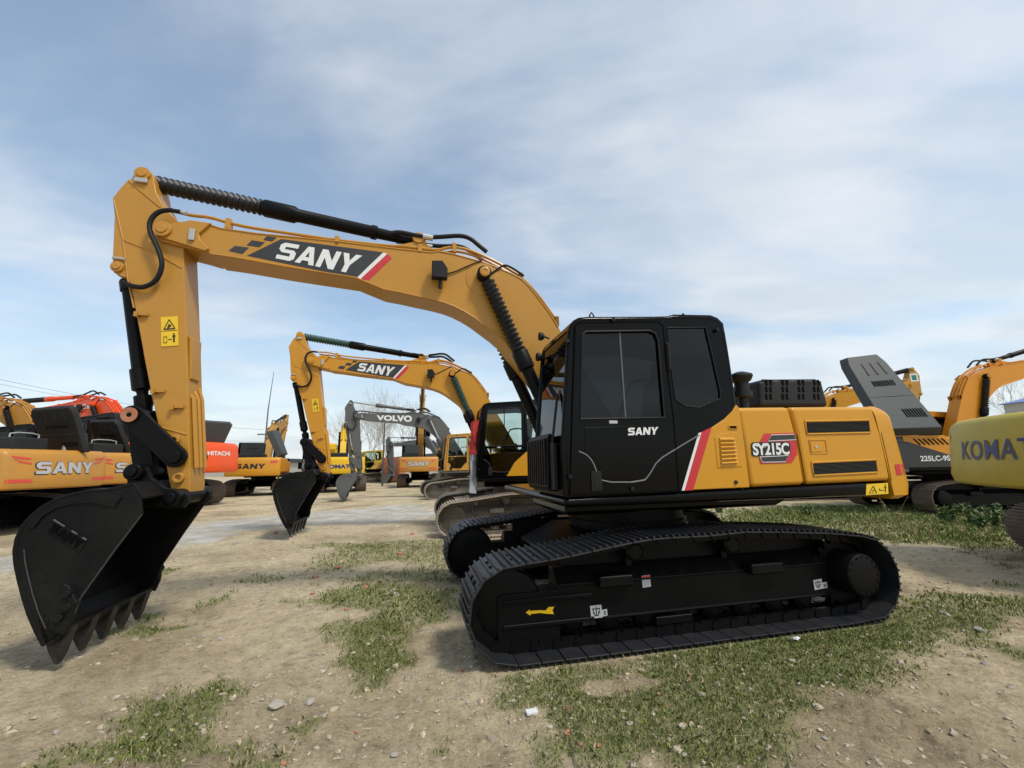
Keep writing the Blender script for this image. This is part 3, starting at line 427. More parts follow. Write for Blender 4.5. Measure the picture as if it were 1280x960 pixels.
def house(root,pal,det):
    b=pal['body']
    m=MB(); m.prism([(1.25,1.15),(1.25,1.236),(-2.44,1.285),(-2.42,1.145)],-1.325,1.325); m.prism([(1.0,1.0),(1.0,1.15),(-2.0,1.15),(-1.6,1.0)],-.65,.65); m.build('deck',pal['deck'],root,bevel=.045,seg=3)
    h=MB(); h.box(-2.40,-.60,-1.26,1.27,1.25,2.03); hs=h.build('engine_house','seam',root)
    c=lambda L:(L,)
    def blk(name,L,y0,mat,bev=.022):
        return MB().prism(L,y0,1.33).build(name,mat,hs,bevel=bev,seg=3)
    p1=blk('front_side_panel',D['panel1'],1.27,b,.010)
    p2=MB().prism(D['panel2'],-1.33,1.33).build('side_door',b,hs,bevel=.045,seg=4)
    p3=MB().prism(D['panel3'],-1.33,1.33).build('engine_side_door',b,hs,bevel=.045,seg=4)
    if det>0:
        plate(D['stripe_w'],1.331,1.334).build('white_stripe','white',hs); plate(D['stripe_r'],1.331,1.335).build('red_stripe','red',hs)
        for k in('grille1','grille2'):
            m=MB(); m.prism(D[k],1.329,1.334); g=m.build('grille','seam',hs)
            f=yquad(D[k],1.331); m=MB(); q=[f(0,1),f(1,1),f(1,0),f(0,0)]; m.tube(q+[q[0]],.012,8); m.build('grille_rim',b,hs)
            m=MB()
            for v in np.linspace(.12,.88,9): m.tube([f(.01,v)+Vector((0,.004,0)),f(.99,v)+Vector((0,.004,0))],.0035,5)
            m.build('grille_mesh','hood',hs)
        v=D['vent']; m=MB(); m.prism(v,1.329,1.336); m.build('vent_panel',b,hs,bevel=.004)
        f=yquad(D['vent_quad'],1.336); m=MB()
        for k in range(7):
            t=.04+k*.145; a=[f(.02,t),f(.98,t),f(.98,t+.085),f(.02,t+.085)]; d=Vector((0,.022,0))
            m.add([a[0]+d,a[1]+d,a[2],a[3],a[0],a[1]],[(0,1,2,3),(0,4,5,1),(0,3,4),(1,5,2)])
        m.build('louvre',b,hs)
        x,z=D['handle1'][0]; m=MB(); m.prism([(x-.05,z-.022),(x+.05,z-.022),(x+.055,z),(x+.05,z+.022),(x-.05,z+.022),(x-.055,z)],1.33,1.338); m.build('handle_cup',b,hs,bevel=.004); m=MB(); m.box(x-.038,x+.038,1.3375,1.341,z-.010,z+.012); m.build('handle_slot','seam',hs)
        x,z=D['lock1'][0]; m=MB(); m.cyl((x,1.33,z),(x,1.342,z),.018,12); m.build('lock','hood',hs)
        l=D['latch']; m=MB(); m.prism(l,1.33,1.337); m.build('latch',b,hs,bevel=.004)
        m=MB(); m.prism(D['latch2'],1.3305,1.333); m.build('latch_recess',pal['body'],hs)
        cx_=sum(p[0] for p in l)/4; cz=sum(p[1] for p in l)/4; m=MB(); m.cyl((cx_,1.337,cz),(cx_,1.342,cz),.016,12); m.build('lock','silver',hs)
        xs=[p[0] for p in l]+[p[0] for p in D['latch2']]; zs=[p[1] for p in l]+[p[1] for p in D['latch2']]; a,bb,c_,d_=min(xs)-.012,max(xs)+.012,min(zs)-.012,max(zs)+.012
        m=MB(); q=[(a,1.331,c_),(bb,1.331,c_),(bb,1.331,d_),(a,1.331,d_)]; m.tube(q+[q[0]],.006,6); m.build('latch_rim',b,hs)
        for k in('panel2','panel3'):
            m=MB(); P=[(p[0],1.3305,p[1]) for p in D[k]]; P[0]=(P[0][0],1.31,P[0][2]); 
            m.tube(P[2:5],.0035,5); m.build('panel_gap','seam',hs)
    if det>1:
        plate(D['badge_red'],1.331,1.334).build('model_badge','red',hs)
        plate(D['badge_dk1'],1.3345,1.336).build('badge_inset','decal',hs); plate(D['badge_dk2'],1.3345,1.336).build('badge_inset','decal',hs)
        for kk in('badge_dk1','badge_dk2'):
            P=[(p[0],1.337,p[1]) for p in D[kk]]; m=MB(); m.tube(P+[P[0]],.0045,4); m.build('badge_trim','white',hs)
        plate(D['badge_box'],1.336,1.339).build('badge_plate','ink',hs)
        letters('model_lettering','SY215C',yquad(D['badge_text'],1.341),'white',hs,bold=.035,spacing=.93)
    # right front tool box and platform
    m=MB(); m.box(-.58,.45,-1.31,-.42,1.26,1.88); m.build('fuel_tank',b,root,bevel=.05)
    for y in (-.31,.27): m=MB(); m.prism([(-.1,1.2),(.95,1.2),(.95,1.45),(.42,1.90),(.12,1.90)],y,y+.05); m.build('boom_bracket',pal['deck'],root,bevel=.01)
    m=MB(); m.box(-.6,.1,-.40,.36,1.25,1.75); m.build('pump_cover',pal['deck'],root,bevel=.03)
    if pal.get('hoodmode','closed')!='open':
        hd=D['hood']; m=MB(); m.prism(hd,-.55,.72); ho=m.build('engine_hood',pal['hood'],root,bevel=.05,seg=3)
        if det>0:
            m=MB()
            for i in range(4):
                for j in range(3):
                    x,z=D['hood_slots'][i*3+j]
                    for o in (0,.062): m.prism([(x-o-.017,z-.036),(x-o+.017,z-.036),(x-o+.021,z),(x-o+.013,z+.036),(x-o-.018,z+.036)],.718,.7225)
            m.build('hood_slot','seam',ho)
            m=MB()
            for i in range(4):
                x=D['hood_slots'][i*3][0]-.03; m.prism([(x-.10,2.20),(x+.10,2.20),(x+.085,2.50),(x-.085,2.50)],.70,.716)
            m.build('hood_rib',pal['hood'],ho,bevel=.02)
    m=MB(); x=-1.02; yy=.98; m.lathe((x,yy,2.05),(x,yy,3),[(0,.05),(.17,.05),(.175,.10),(.24,.10),(.245,.075),(.34,.075),(.36,.10),(.41,.125),(.43,.12),(.46,.05),(.465,0)],22); m.build('air_precleaner',pal['hood'],root)
def bellows(m,p0,p1,t0,t1,r0,r1,pitch,n=16):
    k=max(3,int((t1-t0)/pitch)); pr=[]
    for i in range(k):
        a=t0+(t1-t0)*i/k; st=(t1-t0)/k
        pr+= [(a,r0),(a+st*.35,r1),(a+st*.55,r1*.98),(a+st*.95,r0)]
    m.lathe(p0,p1,pr,n)
def attachment(root,pal,det,db=0,da=0,dk=0):
    bm=pal['boom']; am=pal.get('arm',bm); bk=pal.get('bucket','bucket'); ck=pal.get('cyl','satin'); bt=pal.get('boot','rod')
    xb=lambda v:(lambda q:(q[0],v[1],q[1]))(r2((v[0],v[2]),FOOT,db))
    xa=lambda v:xb((lambda q:(q[0],v[1],q[1]))(r2((v[0],v[2]),PIV,da)))
    HN=D['bkt_pins'][1]
    xk=lambda v:xa((lambda q:(q[0],v[1],q[1]))(r2((v[0],v[2]),HN,dk)))
    # boom
    top=D['boom_top'];bot=D['boom_bot']; poly=top+[(.13,2.0),(.06,1.78),(.08,1.64),(.18,1.55),(.34,1.56),(.48,1.68)]+bot[::-1]
    m=MB(); m.prism(poly,-.19,.19); bo=m.build('boom',bm,root,xf=xb,bevel=.009,angle=25)
    if det>0:
        m=MB()
        for s in (1,-1):
            m.tube([(p[0],s*.19,p[1]-.012) for p in top[4:]],.010,6); m.tube([(p[0],s*.19,p[1]+.010) for p in bot[2:]],.008,6)
        m.build('edge_weld',bm,bo,xf=xb)
        for s in (1,-1): m=MB(); m.prism(D['boom_nose_plate'],min(s*.185,s*.222),max(s*.185,s*.222)); x,z=D['boom_pin'][0]; m.cyl((x,s*.2,z),(x,s*.25,z),.085,22); m.cyl((x,s*.2,z),(x,s*.262,z),.05,18); m.build('nose_plate',bm,bo,xf=xb,bevel=.006)
        x,z=D['boom_pin'][0]; m=MB(); m.box(x-.30,x-.245,.222,.25,z-.10,z+.03); m.build('pin_keeper','zinc',bo,xf=xb,bevel=.006)
    m=MB(); m.prism(D['boom_brk']+[(2.2,4.05),(2.75,4.05)],-.10,-.06); m.prism(D['boom_brk']+[(2.2,4.05),(2.75,4.05)],.06,.10); x,z=D['arm_cyl'][-1]; m.cyl((x,-.12,z),(x,.12,z),.07,16); m.build('cylinder_bracket',bm,bo,xf=xb,bevel=.006)
    if det>0:
        for s in (1,-1):
            m=MB(); P=[(p[0],s*(.14+.0*i),p[1]) for i,p in enumerate(D['boom_pipe'])]; m.tube(P,.019,8,1)
            if s>0 or pal.get('hoses'): m.tube([(p[0]-.02,s*.06,p[1]-.01) for p in D['boom_pipe'][6:]],.017,8,1)
            m.build('hydraulic_pipe',bm,bo,xf=xb)
            for i in (3,6,9,12,16,19,21):
                p=D['boom_pipe'][min(i,len(D['boom_pipe'])-1)]; m=MB(); m.box(p[0]-.025,p[0]+.025,s*.14-.04,s*.14+.05,p[1]-.09,p[1]+.035); m.build('pipe_clamp',bm,bo,xf=xb,bevel=.006)
        m=MB()
        for k,y in (('boom_hose2',.115),('boom_hose3',-.115),('boom_hose4',.2)):
            m.tube([(p[0],y,p[1]) for p in D[k]],.028 if k!='boom_hose4' else .014,8,2)
        m.tube([(p[0],.205,p[1]) for p in D['boom_wire']],.008,5,1)
        m.build('hydraulic_hose','rubber',bo,xf=xb)
        x,z=D['boom_lamp'][0]; m=MB(); m.prism([(x+.10,z-.10),(x+.10,z+.10),(x-.02,z+.11),(x-.08,z+.02),(x-.08,z-.10)],.24,.34); m.cyl((x,.19,z-.16),(x,.29,z-.14),.02,8); m.cyl((x,.285,z-.22),(x,.285,z-.08),.018,8); m.build('work_lamp','rubber',bo,xf=xb,bevel=.012)
        for y in (.115,-.115):
            p=D['boom_hose2'][3]; m=MB(); m.tube([(p[0]+.05,y,p[1]+.005),(p[0]-.07,y,p[1]-.005)],.036,10); m.build('hose_fitting','zinc',bo,xf=xb)
        for s in (1,-1):
            x,z=D['boom_cyl'][0]; m=MB(); m.lathe((x,.188*s,z-.03),(x,1.188*s,z-.03),[(0,.21),(.008,.205),(.010,.19)],30); m.build('reinforcing_plate',bm,bo,xf=xb); m=MB(); m.lathe((x,.33*s,z),(x,1.33*s,z),[(0,.062),(.022,.060),(.026,.05),(.027,.028),(.020,.026)],22); m.build('pin_cap',bm,bo,xf=xb)
    if pal.get('decal','brand')=='brand' and det>0:
        y=.1925
        for k,mt in (('decal_boom','decal'),('decal_white','white'),('decal_red','red'),('decal_sq1','decal'),('decal_sq2','decal'),('decal_sq3','decal')):
            plate(D[k],y-.003,y).build('boom_stripe',mt,bo,xf=xb)
        letters('maker_lettering','SANY',yquad(D['decal_text'],y+.003),'white',bo,sany=True,xf=xb)
    elif pal.get('decal') not in (None,'brand'):
        tx,mt=pal['decal']; q=pal.get('dq',D['decal_text'])
        letters('maker_lettering',tx,yquad(q,.196),mt,bo,bold=.05,spacing=1.05,xf=xb)
        letters('maker_lettering',tx,quad(*[(p[0],-.196,p[1]) for p in (q[1],q[0],q[3],q[2])]),mt,bo,bold=.05,spacing=1.05,xf=xb)
    # arm
    m=MB(); m.prism(D['arm'],-.15,.15); ao=m.build('arm',am,root,xf=xa,bevel=.010,angle=25)
    if det>0:
        m=MB()
        for k in('arm_ridge1','arm_ridge2','arm_ridge3','arm_ridge4'):
            m.tube([(p[0],.151,p[1]) for p in D[k]],.008,6)
        m.build('weld_ridge',am,ao,xf=xa)
        m=MB()
        for k in('arm_top_pin','arm_front_pin'):
            x,z=D[k][0]; rb=.075 if k=='arm_top_pin' else .058; m=MB(); m.cyl((x,-.175,z),(x,.175,z),rb,22); m.cyl((x,-.188,z),(x,.188,z),rb*.6,18); m.build('pin_boss',am,ao,xf=xa,bevel=.005)
        for i,(x,z) in enumerate(D['arm_bottom_pins']):
            if i<2: m=MB(); m.lathe((x,.15,z),(x,.2,z),[(0,.05),(.035,.05),(.035,.025),(.01,.025)],16); m.build('pin_boss',am,ao,xf=xa,bevel=.005)
        m=MB()
        for i,y in enumerate((-.085,0,.085)): m.tube([(4.80-.0*i,y,2.38-.05*i),(4.755,y,2.25),(4.655,y,1.55)],.022,6)
        m.prism([(4.85,2.9),(4.81,2.87),(4.78,2.45),(4.80,2.44)],-.05,.12)
        m.build('wear_strip',am,ao,xf=xa)
        x,z=D['arm_top_pin'][0]; m=MB(); m.box(x-.06,x+.06,.15,.185,z-.11,z-.06); m.build('pin_keeper','zinc',ao,xf=xa,bevel=.006)
        x,z=D['arm_front_pin'][0]; m=MB(); m.tube([(x-.06,.165,z+.085),(x+.05,.165,z+.095)],.015,6); m.tube([(x-.05,.165,z+.085),(x-.04,.12,z+.08)],.012,6); m.build('grease_fitting','zinc',ao,xf=xa)
        for x,z in D['arm_clips']: m=MB(); m.box(x-.06,x+.05,.15,.185,z-.012,z+.016); m.box(x+.02,x+.05,.149,.20,z-.03,z+.02); m.build('hose_clip',am,ao,xf=xa)
        if pal.get('decal','brand')=='brand': warning_sign(ao,D['arm_sign'],.152,xa)
        if pal.get('green'):
            MB().box(5.28,5.60,-.156,-.15,4.12,4.46).build('sign_panel','white',ao,xf=xa); q=MB(); q.box(5.34,5.54,-.159,-.1565,4.18,4.40); q.build('sign_symbol','greensign',ao,xf=xa)
        m=MB(); P=[(p[0],.24-.07*max(0,i-9)/5,p[1]) for i,p in enumerate(D['hose_s'])]; m.tube(P,.024,8,2); hs=m.build('arm_hose','rubber',ao,xf=xa)
        m=MB(); m.tube([(D['hose_s'][0][0]-.05,.24,D['hose_s'][0][1]-.01),(D['hose_s'][0][0]+.06,.24,D['hose_s'][0][1]+.015)],.02,8); m.build('hose_fitting','zinc',ao,xf=xa)
    # cylinders
    def V(x,y,z,f): return f((x,y,z))
    for s in (1,-1):
        p0=V(*((D['boom_cyl'][0][0],.27*s,D['boom_cyl'][0][1])),xb); p1=(.74,.27*s,1.42)
        o=MB(); o.lathe(p0,p1,[(.05,.04),(1.1,.04)],12); o.lathe((p0[0],p0[1]-.06,p0[2]),(p0[0],p0[1]+.06,p0[2]),[(0,.07),(.01,.085),(.11,.085),(.12,.07)],18); o.lathe((p0[0],p0[1]-.075,p0[2]),(p0[0],p0[1]+.075,p0[2]),[(0,.04),(.15,.04)],12)
        L=(Vector(p1)-Vector(p0)).length
        o.lathe(p0,p1,[(1.03,.088),(1.05,.098),(1.25,.098),(1.27,.074),(L,.074)],20)
        c=o.build('boom_cylinder',ck,root,angle=40)
        b=MB()
        if pal.get('noboot'): b.lathe(p0,p1,[(.05,.045),(1.05,.045)],14); b.build('cylinder_rod','steel',c)
        else: bellows(b,p0,p1,.10,1.04,.055,.088,.058); b.build('bellows',bt,c,angle=60)
    a0=V(D['arm_top_pin'][0][0]-.03,0,D['arm_top_pin'][0][1],xa); a1=V(D['arm_cyl'][-1][0],0,D['arm_cyl'][-1][1],xb); L=(Vector(a1)-Vector(a0)).length
    o=MB(); e0,e1=1.13*L/2.93,1.47*L/2.93; o.lathe(a0,a1,[(e0,.085),(e0+.02,.098),(e1,.098),(e1+.04,.076),(2.35*L/2.93,.074),(2.36*L/2.93,.085),(2.42*L/2.93,.085),(2.43*L/2.93,.066),(L-.05,.060)],20); o.lathe((a1[0],-.055,a1[2]),(a1[0],.055,a1[2]),[(0,.075),(.11,.075)],14); c=o.build('arm_cylinder',ck,root,angle=40)
    b=MB(); 
    if pal.get('noboot'): b.lathe(a0,a1,[(0,.04),(e0+.02,.04)],12); b.build('cylinder_rod','steel',c)
    else: bellows(b,a0,a1,.02,e0,.062,.094,.06); b.build('bellows',bt,c,angle=60)
    # bucket cylinder
    LP=D['link_pins']; k0=V(*( (D['arm_front_pin'][0][0],0,D['arm_front_pin'][0][1])),xa); k1=V(LP[0][0],0,LP[0][1],xa); L=(Vector(k1)-Vector(k0)).length
    o=MB(); o.lathe(k0,k1,[(.08,.07),(.1,.078),(.20,.078),(.21,.064),(1.05,.064),(1.06,.082),(1.27,.082),(1.29,.05),(1.33,.045),(1.34,.075),(1.43,.078),(1.47,.065),(L-.04,.06)],20); o.lathe((k0[0],-.07,k0[2]),(k0[0],.07,k0[2]),[(0,.07),(.14,.07)],14); o.build('bucket_cylinder',ck,root,angle=40)
    # links
    def bar(m,p,q,y0,y1,ra,rb):
        p=np.array(p);q=np.array(q); t=(q-p)/np.linalg.norm(q-p); nn=np.array([-t[1],t[0]]); P=[]
        a0=math.atan2(nn[1],nn[0])
        for k in range(9): a=a0+PI*k/8; P.append(tuple(p+ra*np.array([math.cos(a),math.sin(a)])))
        for k in range(9): a=a0+PI+PI*k/8; P.append(tuple(q+rb*np.array([math.cos(a),math.sin(a)])))
        m.prism(P,y0,y1)
    for s in (1,-1):
        m=MB(); bar(m,LP[0],LP[1],min(s*.18,s*.225),max(s*.18,s*.225),.095,.10)
        for q in LP: m.cyl((q[0],s*.2,q[1]),(q[0],s*.255,q[1]),.062,18)
        lk=m.build('side_link',ck,root,xf=xa,bevel=.008)
        if det>1 and s>0:
            q=LP[0]; m=MB(); m.lathe((q[0],.25,q[1]),(q[0],.27,q[1]),[(0,.07),(.008,.07),(.008,.03),(.004,.02)],18); m.build('pin_cap','far_red' if False else 'terracotta',lk,xf=xa)
    K0=D['bkt_pins'][0]; kk=lambda p:(lambda q:q)(r2(p,HN,dk))
    m=MB(); bar(m,LP[0],kk(K0),-.155,-.06,.085,.085); bar(m,LP[0],kk(K0),.06,.155,.085,.085); m.box(LP[0][0]-.05,LP[0][0]+.05,-.06,.06,(LP[0][1]+kk(K0)[1])/2-.12,(LP[0][1]+kk(K0)[1])/2+.1); m.build('bucket_link',ck,root,xf=xa,bevel=.008)
    # bucket
    back=[(4.83,1.29)]+D['bkt_back']; frt=D['bkt_front']; w=.58
    m=MB(); m.ribbon(back[::-1],-w,w,-.03)
    side=D['bkt_back']+[D['bkt_front'][-1]]+frt[::-1][1:]+[(4.83,1.29)]
    m.prism(side,w-.03,w); m.prism(side,-w,-w+.03)
    e=(D['bkt_front'][-1][0],D['bkt_front'][-1][1])
    lip=[(5.332,.201),(5.36,.24),(5.40,.34),(5.37,.345),(5.31,.235)]
    m.prism([(5.195,.32),(5.255,.215),(5.30,.185),(5.335,.205),(5.43,.40),(5.40,.41),(5.31,.245),(5.23,.33)],-w,w)
    bo_=m.build('bucket',bk,root,xf=xk,bevel=.006)
    m=MB()
    for s in (1,-1): m=MB(); m.prism(D['bkt_ear'],min(s*.20,s*.255),max(s*.20,s*.255)); m.build('bucket_ear',bk,bo_,xf=xk,bevel=.008)
    for q in (D['bkt_pins']): m=MB(); m.cyl((q[0],-.33,q[1]),(q[0],.33,q[1]),.075,20); m.lathe((q[0],.3,q[1]),(q[0],.5,q[1]),[(0,.045),(.06,.045)],12); m.build('hinge_pin',ck,bo_,xf=xk,bevel=.01)
    if det>0:
        
        for s in (1,-1): m=MB(); m.prism(D['bkt_wear'],min(s*(w-.004),s*(w+.014)),max(s*(w-.004),s*(w+.014))); m.build('wear_plate',bk,bo_,xf=xk,bevel=.004)
        m=MB()
        wl=D['bkt_back']; m.tube([(p[0]-.05,w+.002,p[1]+.01) for p in wl[9:15]],.0055,5); P=D['bkt_front']; m.tube([(p[0],w-.0,p[1]) for p in P[:4]],.006,5)
        m.build('weld_bead','weld',bo_,xf=xk)
        for s in (1,-1): MB().prism(D['bkt_cutter'],min(s*(w-.002),s*(w+.04)),max(s*(w-.002),s*(w+.04))).build('side_cutter',bk,bo_,xf=xk,bevel=.01)
        m=MB()
        for fx,fz in ((.2,.85),(.35,.6),(.55,.35),(.75,.2)):
            pass
        cx=[p[0] for p in D['bkt_cutter']];cz=[p[1] for p in D['bkt_cutter']]
        for a,b in ((.30,.55),(.55,.35),(.4,.8)):
            x=min(cx)+(max(cx)-min(cx))*a; z=min(cz)+(max(cz)-min(cz))*b; m.cyl((x,w+.03,z),(x,w+.07,z),.028,10)
        m.build('cutter_bolt',bk,bo_,xf=xk,bevel=.005)
        if pal.get('decal','brand')=='brand' and det>1:
            plate(D['bkt_text'],w-.002,w+.008).build('name_plate',bk,bo_,xf=xk,bevel=.003)
            letters('raised_lettering','SANY',(lambda f:(lambda u,v:f(.06+.88*u,.15+.7*v)))(yquad(D['bkt_text'],w+.009)),'seam',bo_,sany=True,xf=xk,depth=.008,nrm=(0,1,0))
            f=yquad(D['bkt_text'],w+.011); m=MB(); m.tube([f(0,1),f(.33,1)],.008,5); m.tube([f(.55,1),f(.72,1)],.008,5); m.tube([f(.88,1),f(1,1)],.008,5); m.build('weld_bead','weld',bo_,xf=xk)
    for k in range(5):
        y=.50-.25*k; m=MB(); 
        a=[(5.215,.33),(5.205,.30),(5.25,.10),(5.268,.028),(5.29,.03),(5.335,.14),(5.375,.25),(5.355,.27),(5.30,.25)]
        m.prism(a,y-.046,y+.046); 
        for i,v in enumerate(m.v):
            if v[2]<.10: m.v[i]=(v[0],y+(v[1]-y)*.55,v[2])
        m.build('tooth','tooth' if bk=='bucket' else bk,bo_,xf=xk,bevel=.008)
    return xb,xa
def open_hood(root,mat,corners,t=.10,slots=True,name='engine_hood',axis=None):
    # raised cover: a thick slab between four corners (hinge left/right, top right/left) with a rounded rim and slots
    f=quad(*corners); a=f(0,0);b=f(1,0);c=f(0,1); n=(b-a).cross(c-a).normalized()
    m=MB(); pts=[]
    rc=[]
    for (u,v) in ((.0,.0),(1,.0),(1,.88),(.93,1),(.07,1),(0,.88)): rc.append((u,v))
    vs=[f(u,v) for u,v in rc]+[f(.5+(u-.5)*.90,.5+(v-.5)*.93)+n*t for u,v in rc]; k=len(rc)
    m.add(vs,[tuple(range(k)),tuple(range(k,2*k))]+[(i,(i+1)%k,k+(i+1)%k,k+i) for i in range(k)])
    o=m.build(name,mat,root,bevel=.03,seg=3)
    if slots:
        for sg in (1,-1):
            d=n*(t+.004) if sg>0 else n*-.004
            m=MB()
            for (v0,v1,u0,u1,kk) in ((.55,.62,.30,.78,9),(.16,.26,.50,.88,8)):
                for i in range(kk):
                    a=u0+(u1-u0)*i/kk; m.sheet([f(a,v0)+d,f(a+.55*(u1-u0)/kk,v0)+d,f(a+.55*(u1-u0)/kk,v1)+d,f(a,v1)+d])
            m.build('hood_slot','seam',o)
        m=MB(); 
        for u in (.35,.55,.75): m.tube([f(u,.70)+n*t,f(u-.0,.86)+n*t],.022,6)
        m.tube([f(.05,.42)+n*t*.98,f(.95,.42)+n*t*.98],.012,6)
        m.build('hood_rib',mat,o)
    return o
def excavator(label,loc,a,pal,det=1,pose=(0,0,0),group=None,attach=True,cw_marks=None,size=1):
    root=thing('excavator',label,'excavator',(loc[0],loc[1],0),PI-a,group); root.scale=(size,)*3
    undercarriage(root,pal,det); house(root,pal,det); cwt=counterweight(root,pal,det)
    if det>1:
        for k in ('reflA','reflB'):
            r0,r1=D[k]; n=len(r0); m=MB(); m.add(r0+r1,[(i,i+1,n+i+1,n+i) for i in range(n-1)]); m.build('reflector','red',cwt)
        warning_sign(root.children[[c.name.split('.')[0] for c in root.children].index('deck')],D['deck_sign'],1.3255,None,split=True)
    if cw_marks: cw_marks(cwt)
    cab(root,pal,det,None)
    if attach: attachment(root,pal,det,*pose)
    return root
# ------------------------------------------------------------------ the machines in the yard
base=dict(frame='satin',shoe='shoe',chain='satin',cab='black',glass='tint',body='body_yellow',cw='body_yellow',deck='black',hood='hood',boom='ochre')
H=CAMFIT
excavator('shiny ochre and black tracked excavator in the foreground with its bucket resting on the dirt',(H['cx'],H['cy']),H['a'],base,2)
dusty=dict(base,frame='dust_frame',shoe='dust_shoe',chain='dust_frame',glass='clear',boom='amber',boot='green_boot',lowglass=True)
e2=excavator('yellow excavator with green bellows and dusty tracks parked right behind the foreground machine',(.157,11.014),-.1956,dusty,1,(.0112,-.0212,0))
MB().prism([(.58,1.265),(.40,1.56),(.12,1.80),(-.26,1.835),(-.10,1.60),(.085,1.265)],1.336,1.347).build('front_side_panel','body_yellow',e2,bevel=.004,label='yellow panel rising behind the second cab door')
grey=dict(base,frame='dust_frame',shoe='dust_shoe',chain='dust_frame',cab='far_amber',glass='clear',body='far_amber',cw='far_amber',deck='fargrey',boom='fargrey',bucket='fargrey',cyl='fargrey',noboot=True,lowglass=True,decal=('VOLVO','white'))
dt=D['decal_text']; grey['dq']=[(4.25,4.02),(2.62,3.98),(2.62,3.66),(4.25,3.78)]
e3=excavator('excavator with faded grey boom and bucket and an amber cab in the middle distance',(-2.34,21.14),-.289,grey,1,(-.032,.085,0))
def sany_cw(cwt,big=True):
    letters('maker_lettering','SANY',on_cw(.74,-.74,1.46,1.79,.012),'ink',cwt,sany=True); letters('maker_lettering','SANY',on_cw(.72,-.72,1.48,1.78,.02),'silver',cwt,sany=True)
    for s in (1,-1):
        cw_patch('red_flash',[(1.18*s,1.93),(.80*s,1.88),(.84*s,1.83),(1.12*s,1.85)],'far_red',cwt); cw_patch('red_flash',[(1.12*s,1.83),(.80*s,1.76),(.80*s,1.71),(1.02*s,1.76)],'far_red',cwt)
        cw_patch('tail_reflector',[(1.26*s,1.36),(.80*s,1.36),(.74*s,1.27),(1.26*s,1.27)],'far_red',cwt)
def plain_cw(tx,mt,y=.75,z0=1.52,z1=1.78,bold=.05):
    def f(cwt): letters('maker_lettering',tx,on_cw(y,-y,z0,z1,.012),mt,cwt,bold=bold,spacing=1.02)
    return f
left=dict(base,frame='satin',shoe='mud_shoe',chain='satin',body='far_amber',cw='far_amber',boom='far_amber',decal=None,hoses=True,hoodmode='open',hood='hood',arm='far_amber')
GL='excavators parked along the left of the yard'
e=excavator('yellow excavator at the left edge with silver maker lettering and a raised black engine hood',(-14.93,11.5),.0,left,1,(-.02,0,0),GL,cw_marks=sany_cw)
open_hood(e,'hood',[(-1.55,.0,3.28),(-2.85,.0,3.36),(-2.95,-.5,2.05),(-1.75,-.5,2.05)],.12)
def rear_extras(e,mat,x0=-2.6,y0=.3,y1=1.15,z=2.10):
    m=MB(); m.box(x0,x0+.85,y0,y1,z-.1,z+.30); m.build('filter_cover',mat,e,bevel=.05)
    m=MB(); m.tube([(x0+.2,y0+.1,z+.28),(x0+.2,y0+.1,z+.42),(x0+.2,y1-.1,z+.42),(x0+.2,y1-.1,z+.28)],.02,8,1); m.build('grab_rail','zinc',e)
rear_extras(e,'hood')
m=MB(); m.tube([(-2.35,-.35,2.0),(-2.35,-.35,2.30),(-2.37,-.40,2.45),(-2.42,-.46,2.55)],.06,12,1); m.build('exhaust_pipe','zinc',e)
e=excavator('yellow excavator with red flashes on its counterweight, standing one row behind the left edge machine',(-15.6,14.5),.03,left,1,(-.04,.0,0),GL,cw_marks=sany_cw)
rear_extras(e,'hood',-2.5,.2,1.2)
open_hood(e,'hood',[(-1.2,.3,3.25),(-2.3,.3,3.25),(-2.4,-.3,2.05),(-1.3,-.3,2.05)],.12)
m=MB(); m.tube([(-1.0,.3,2.1),(-1.0,.3,2.9),(-1.0,.9,2.9),(-1.0,.9,2.1)],.022,8,1); m.build('handrail','satin',e)
org=dict(left,body='orange',cw='orange',boom='orange',cyl='orange',cab='hood',deck='satin',hood='greyhood',decal=('HITACHI','white'))
org['dq']=[(2.98-.15,3.93),(2.0,3.88),(2.0,3.68),(2.98-.15,3.73)]
def hit_cw(c):
    letters('maker_lettering','HITACHI',on_cw(.12,-.80,1.66,1.80,.010),'white',c,bold=.03); cw_patch('warning_label',[(.85,1.80),(.45,1.80),(.45,1.66),(.85,1.66)],'sign',c)
e=excavator('bright orange excavator with an open grey engine hood, half hidden behind the foreground arm',(-15.9,18.05),.2,org,1,(-.15,0,0),GL,cw_marks=hit_cw,size=1.25)
open_hood(e,'greyhood',[(-1.9,.9,2.86),(-2.65,-1.0,2.86),(-2.3,-1.0,2.05),(-1.7,.9,2.05)],.16,slots=False)
frnt=dict(left,body='amber',cw='amber',boom='dull_tan',arm='dull_tan')
def ink_cw(c):
    letters('maker_lettering','SANY',on_cw(.80,-.62,1.50,1.76,.012),'ink',c,sany=True)
    cw_patch('red_flash',[(-.85,1.92),(-1.22,1.93),(-1.15,1.80),(-.85,1.76)],'far_red',c)
e=excavator('amber excavator with black maker lettering seen from the rear beside the orange machine',(-15.0,25.7),1.25,frnt,1,(.14,-.3,0),GL,cw_marks=ink_cw)
open_hood(e,'hood',[(-1.7,.9,2.95),(-1.7,-.35,2.95),(-1.9,-.35,2.1),(-1.9,.9,2.1)],.12); 
m=MB(); m.box(-2.5,-1.75,-.45,.95,2.02,2.30); m.build('filter_cover','hood',e,bevel=.05)
open_hood(e,'greyhood',[(-2.0,-.30,3.55),(-1.2,-.55,3.6),(-1.2,-1.15,2.1),(-2.0,-1.0,2.1)],.35,slots=False,name='side_cover')
GF='excavators at the far end of the yard'
redm=dict(left,body='orange',cw='orange',boom='orange',cab='hood')
e=excavator('small orange red excavator just left of the second bucket, far back in the yard',(-15.4,34.5),.9,redm,0,(-.25,.3,0),GF)
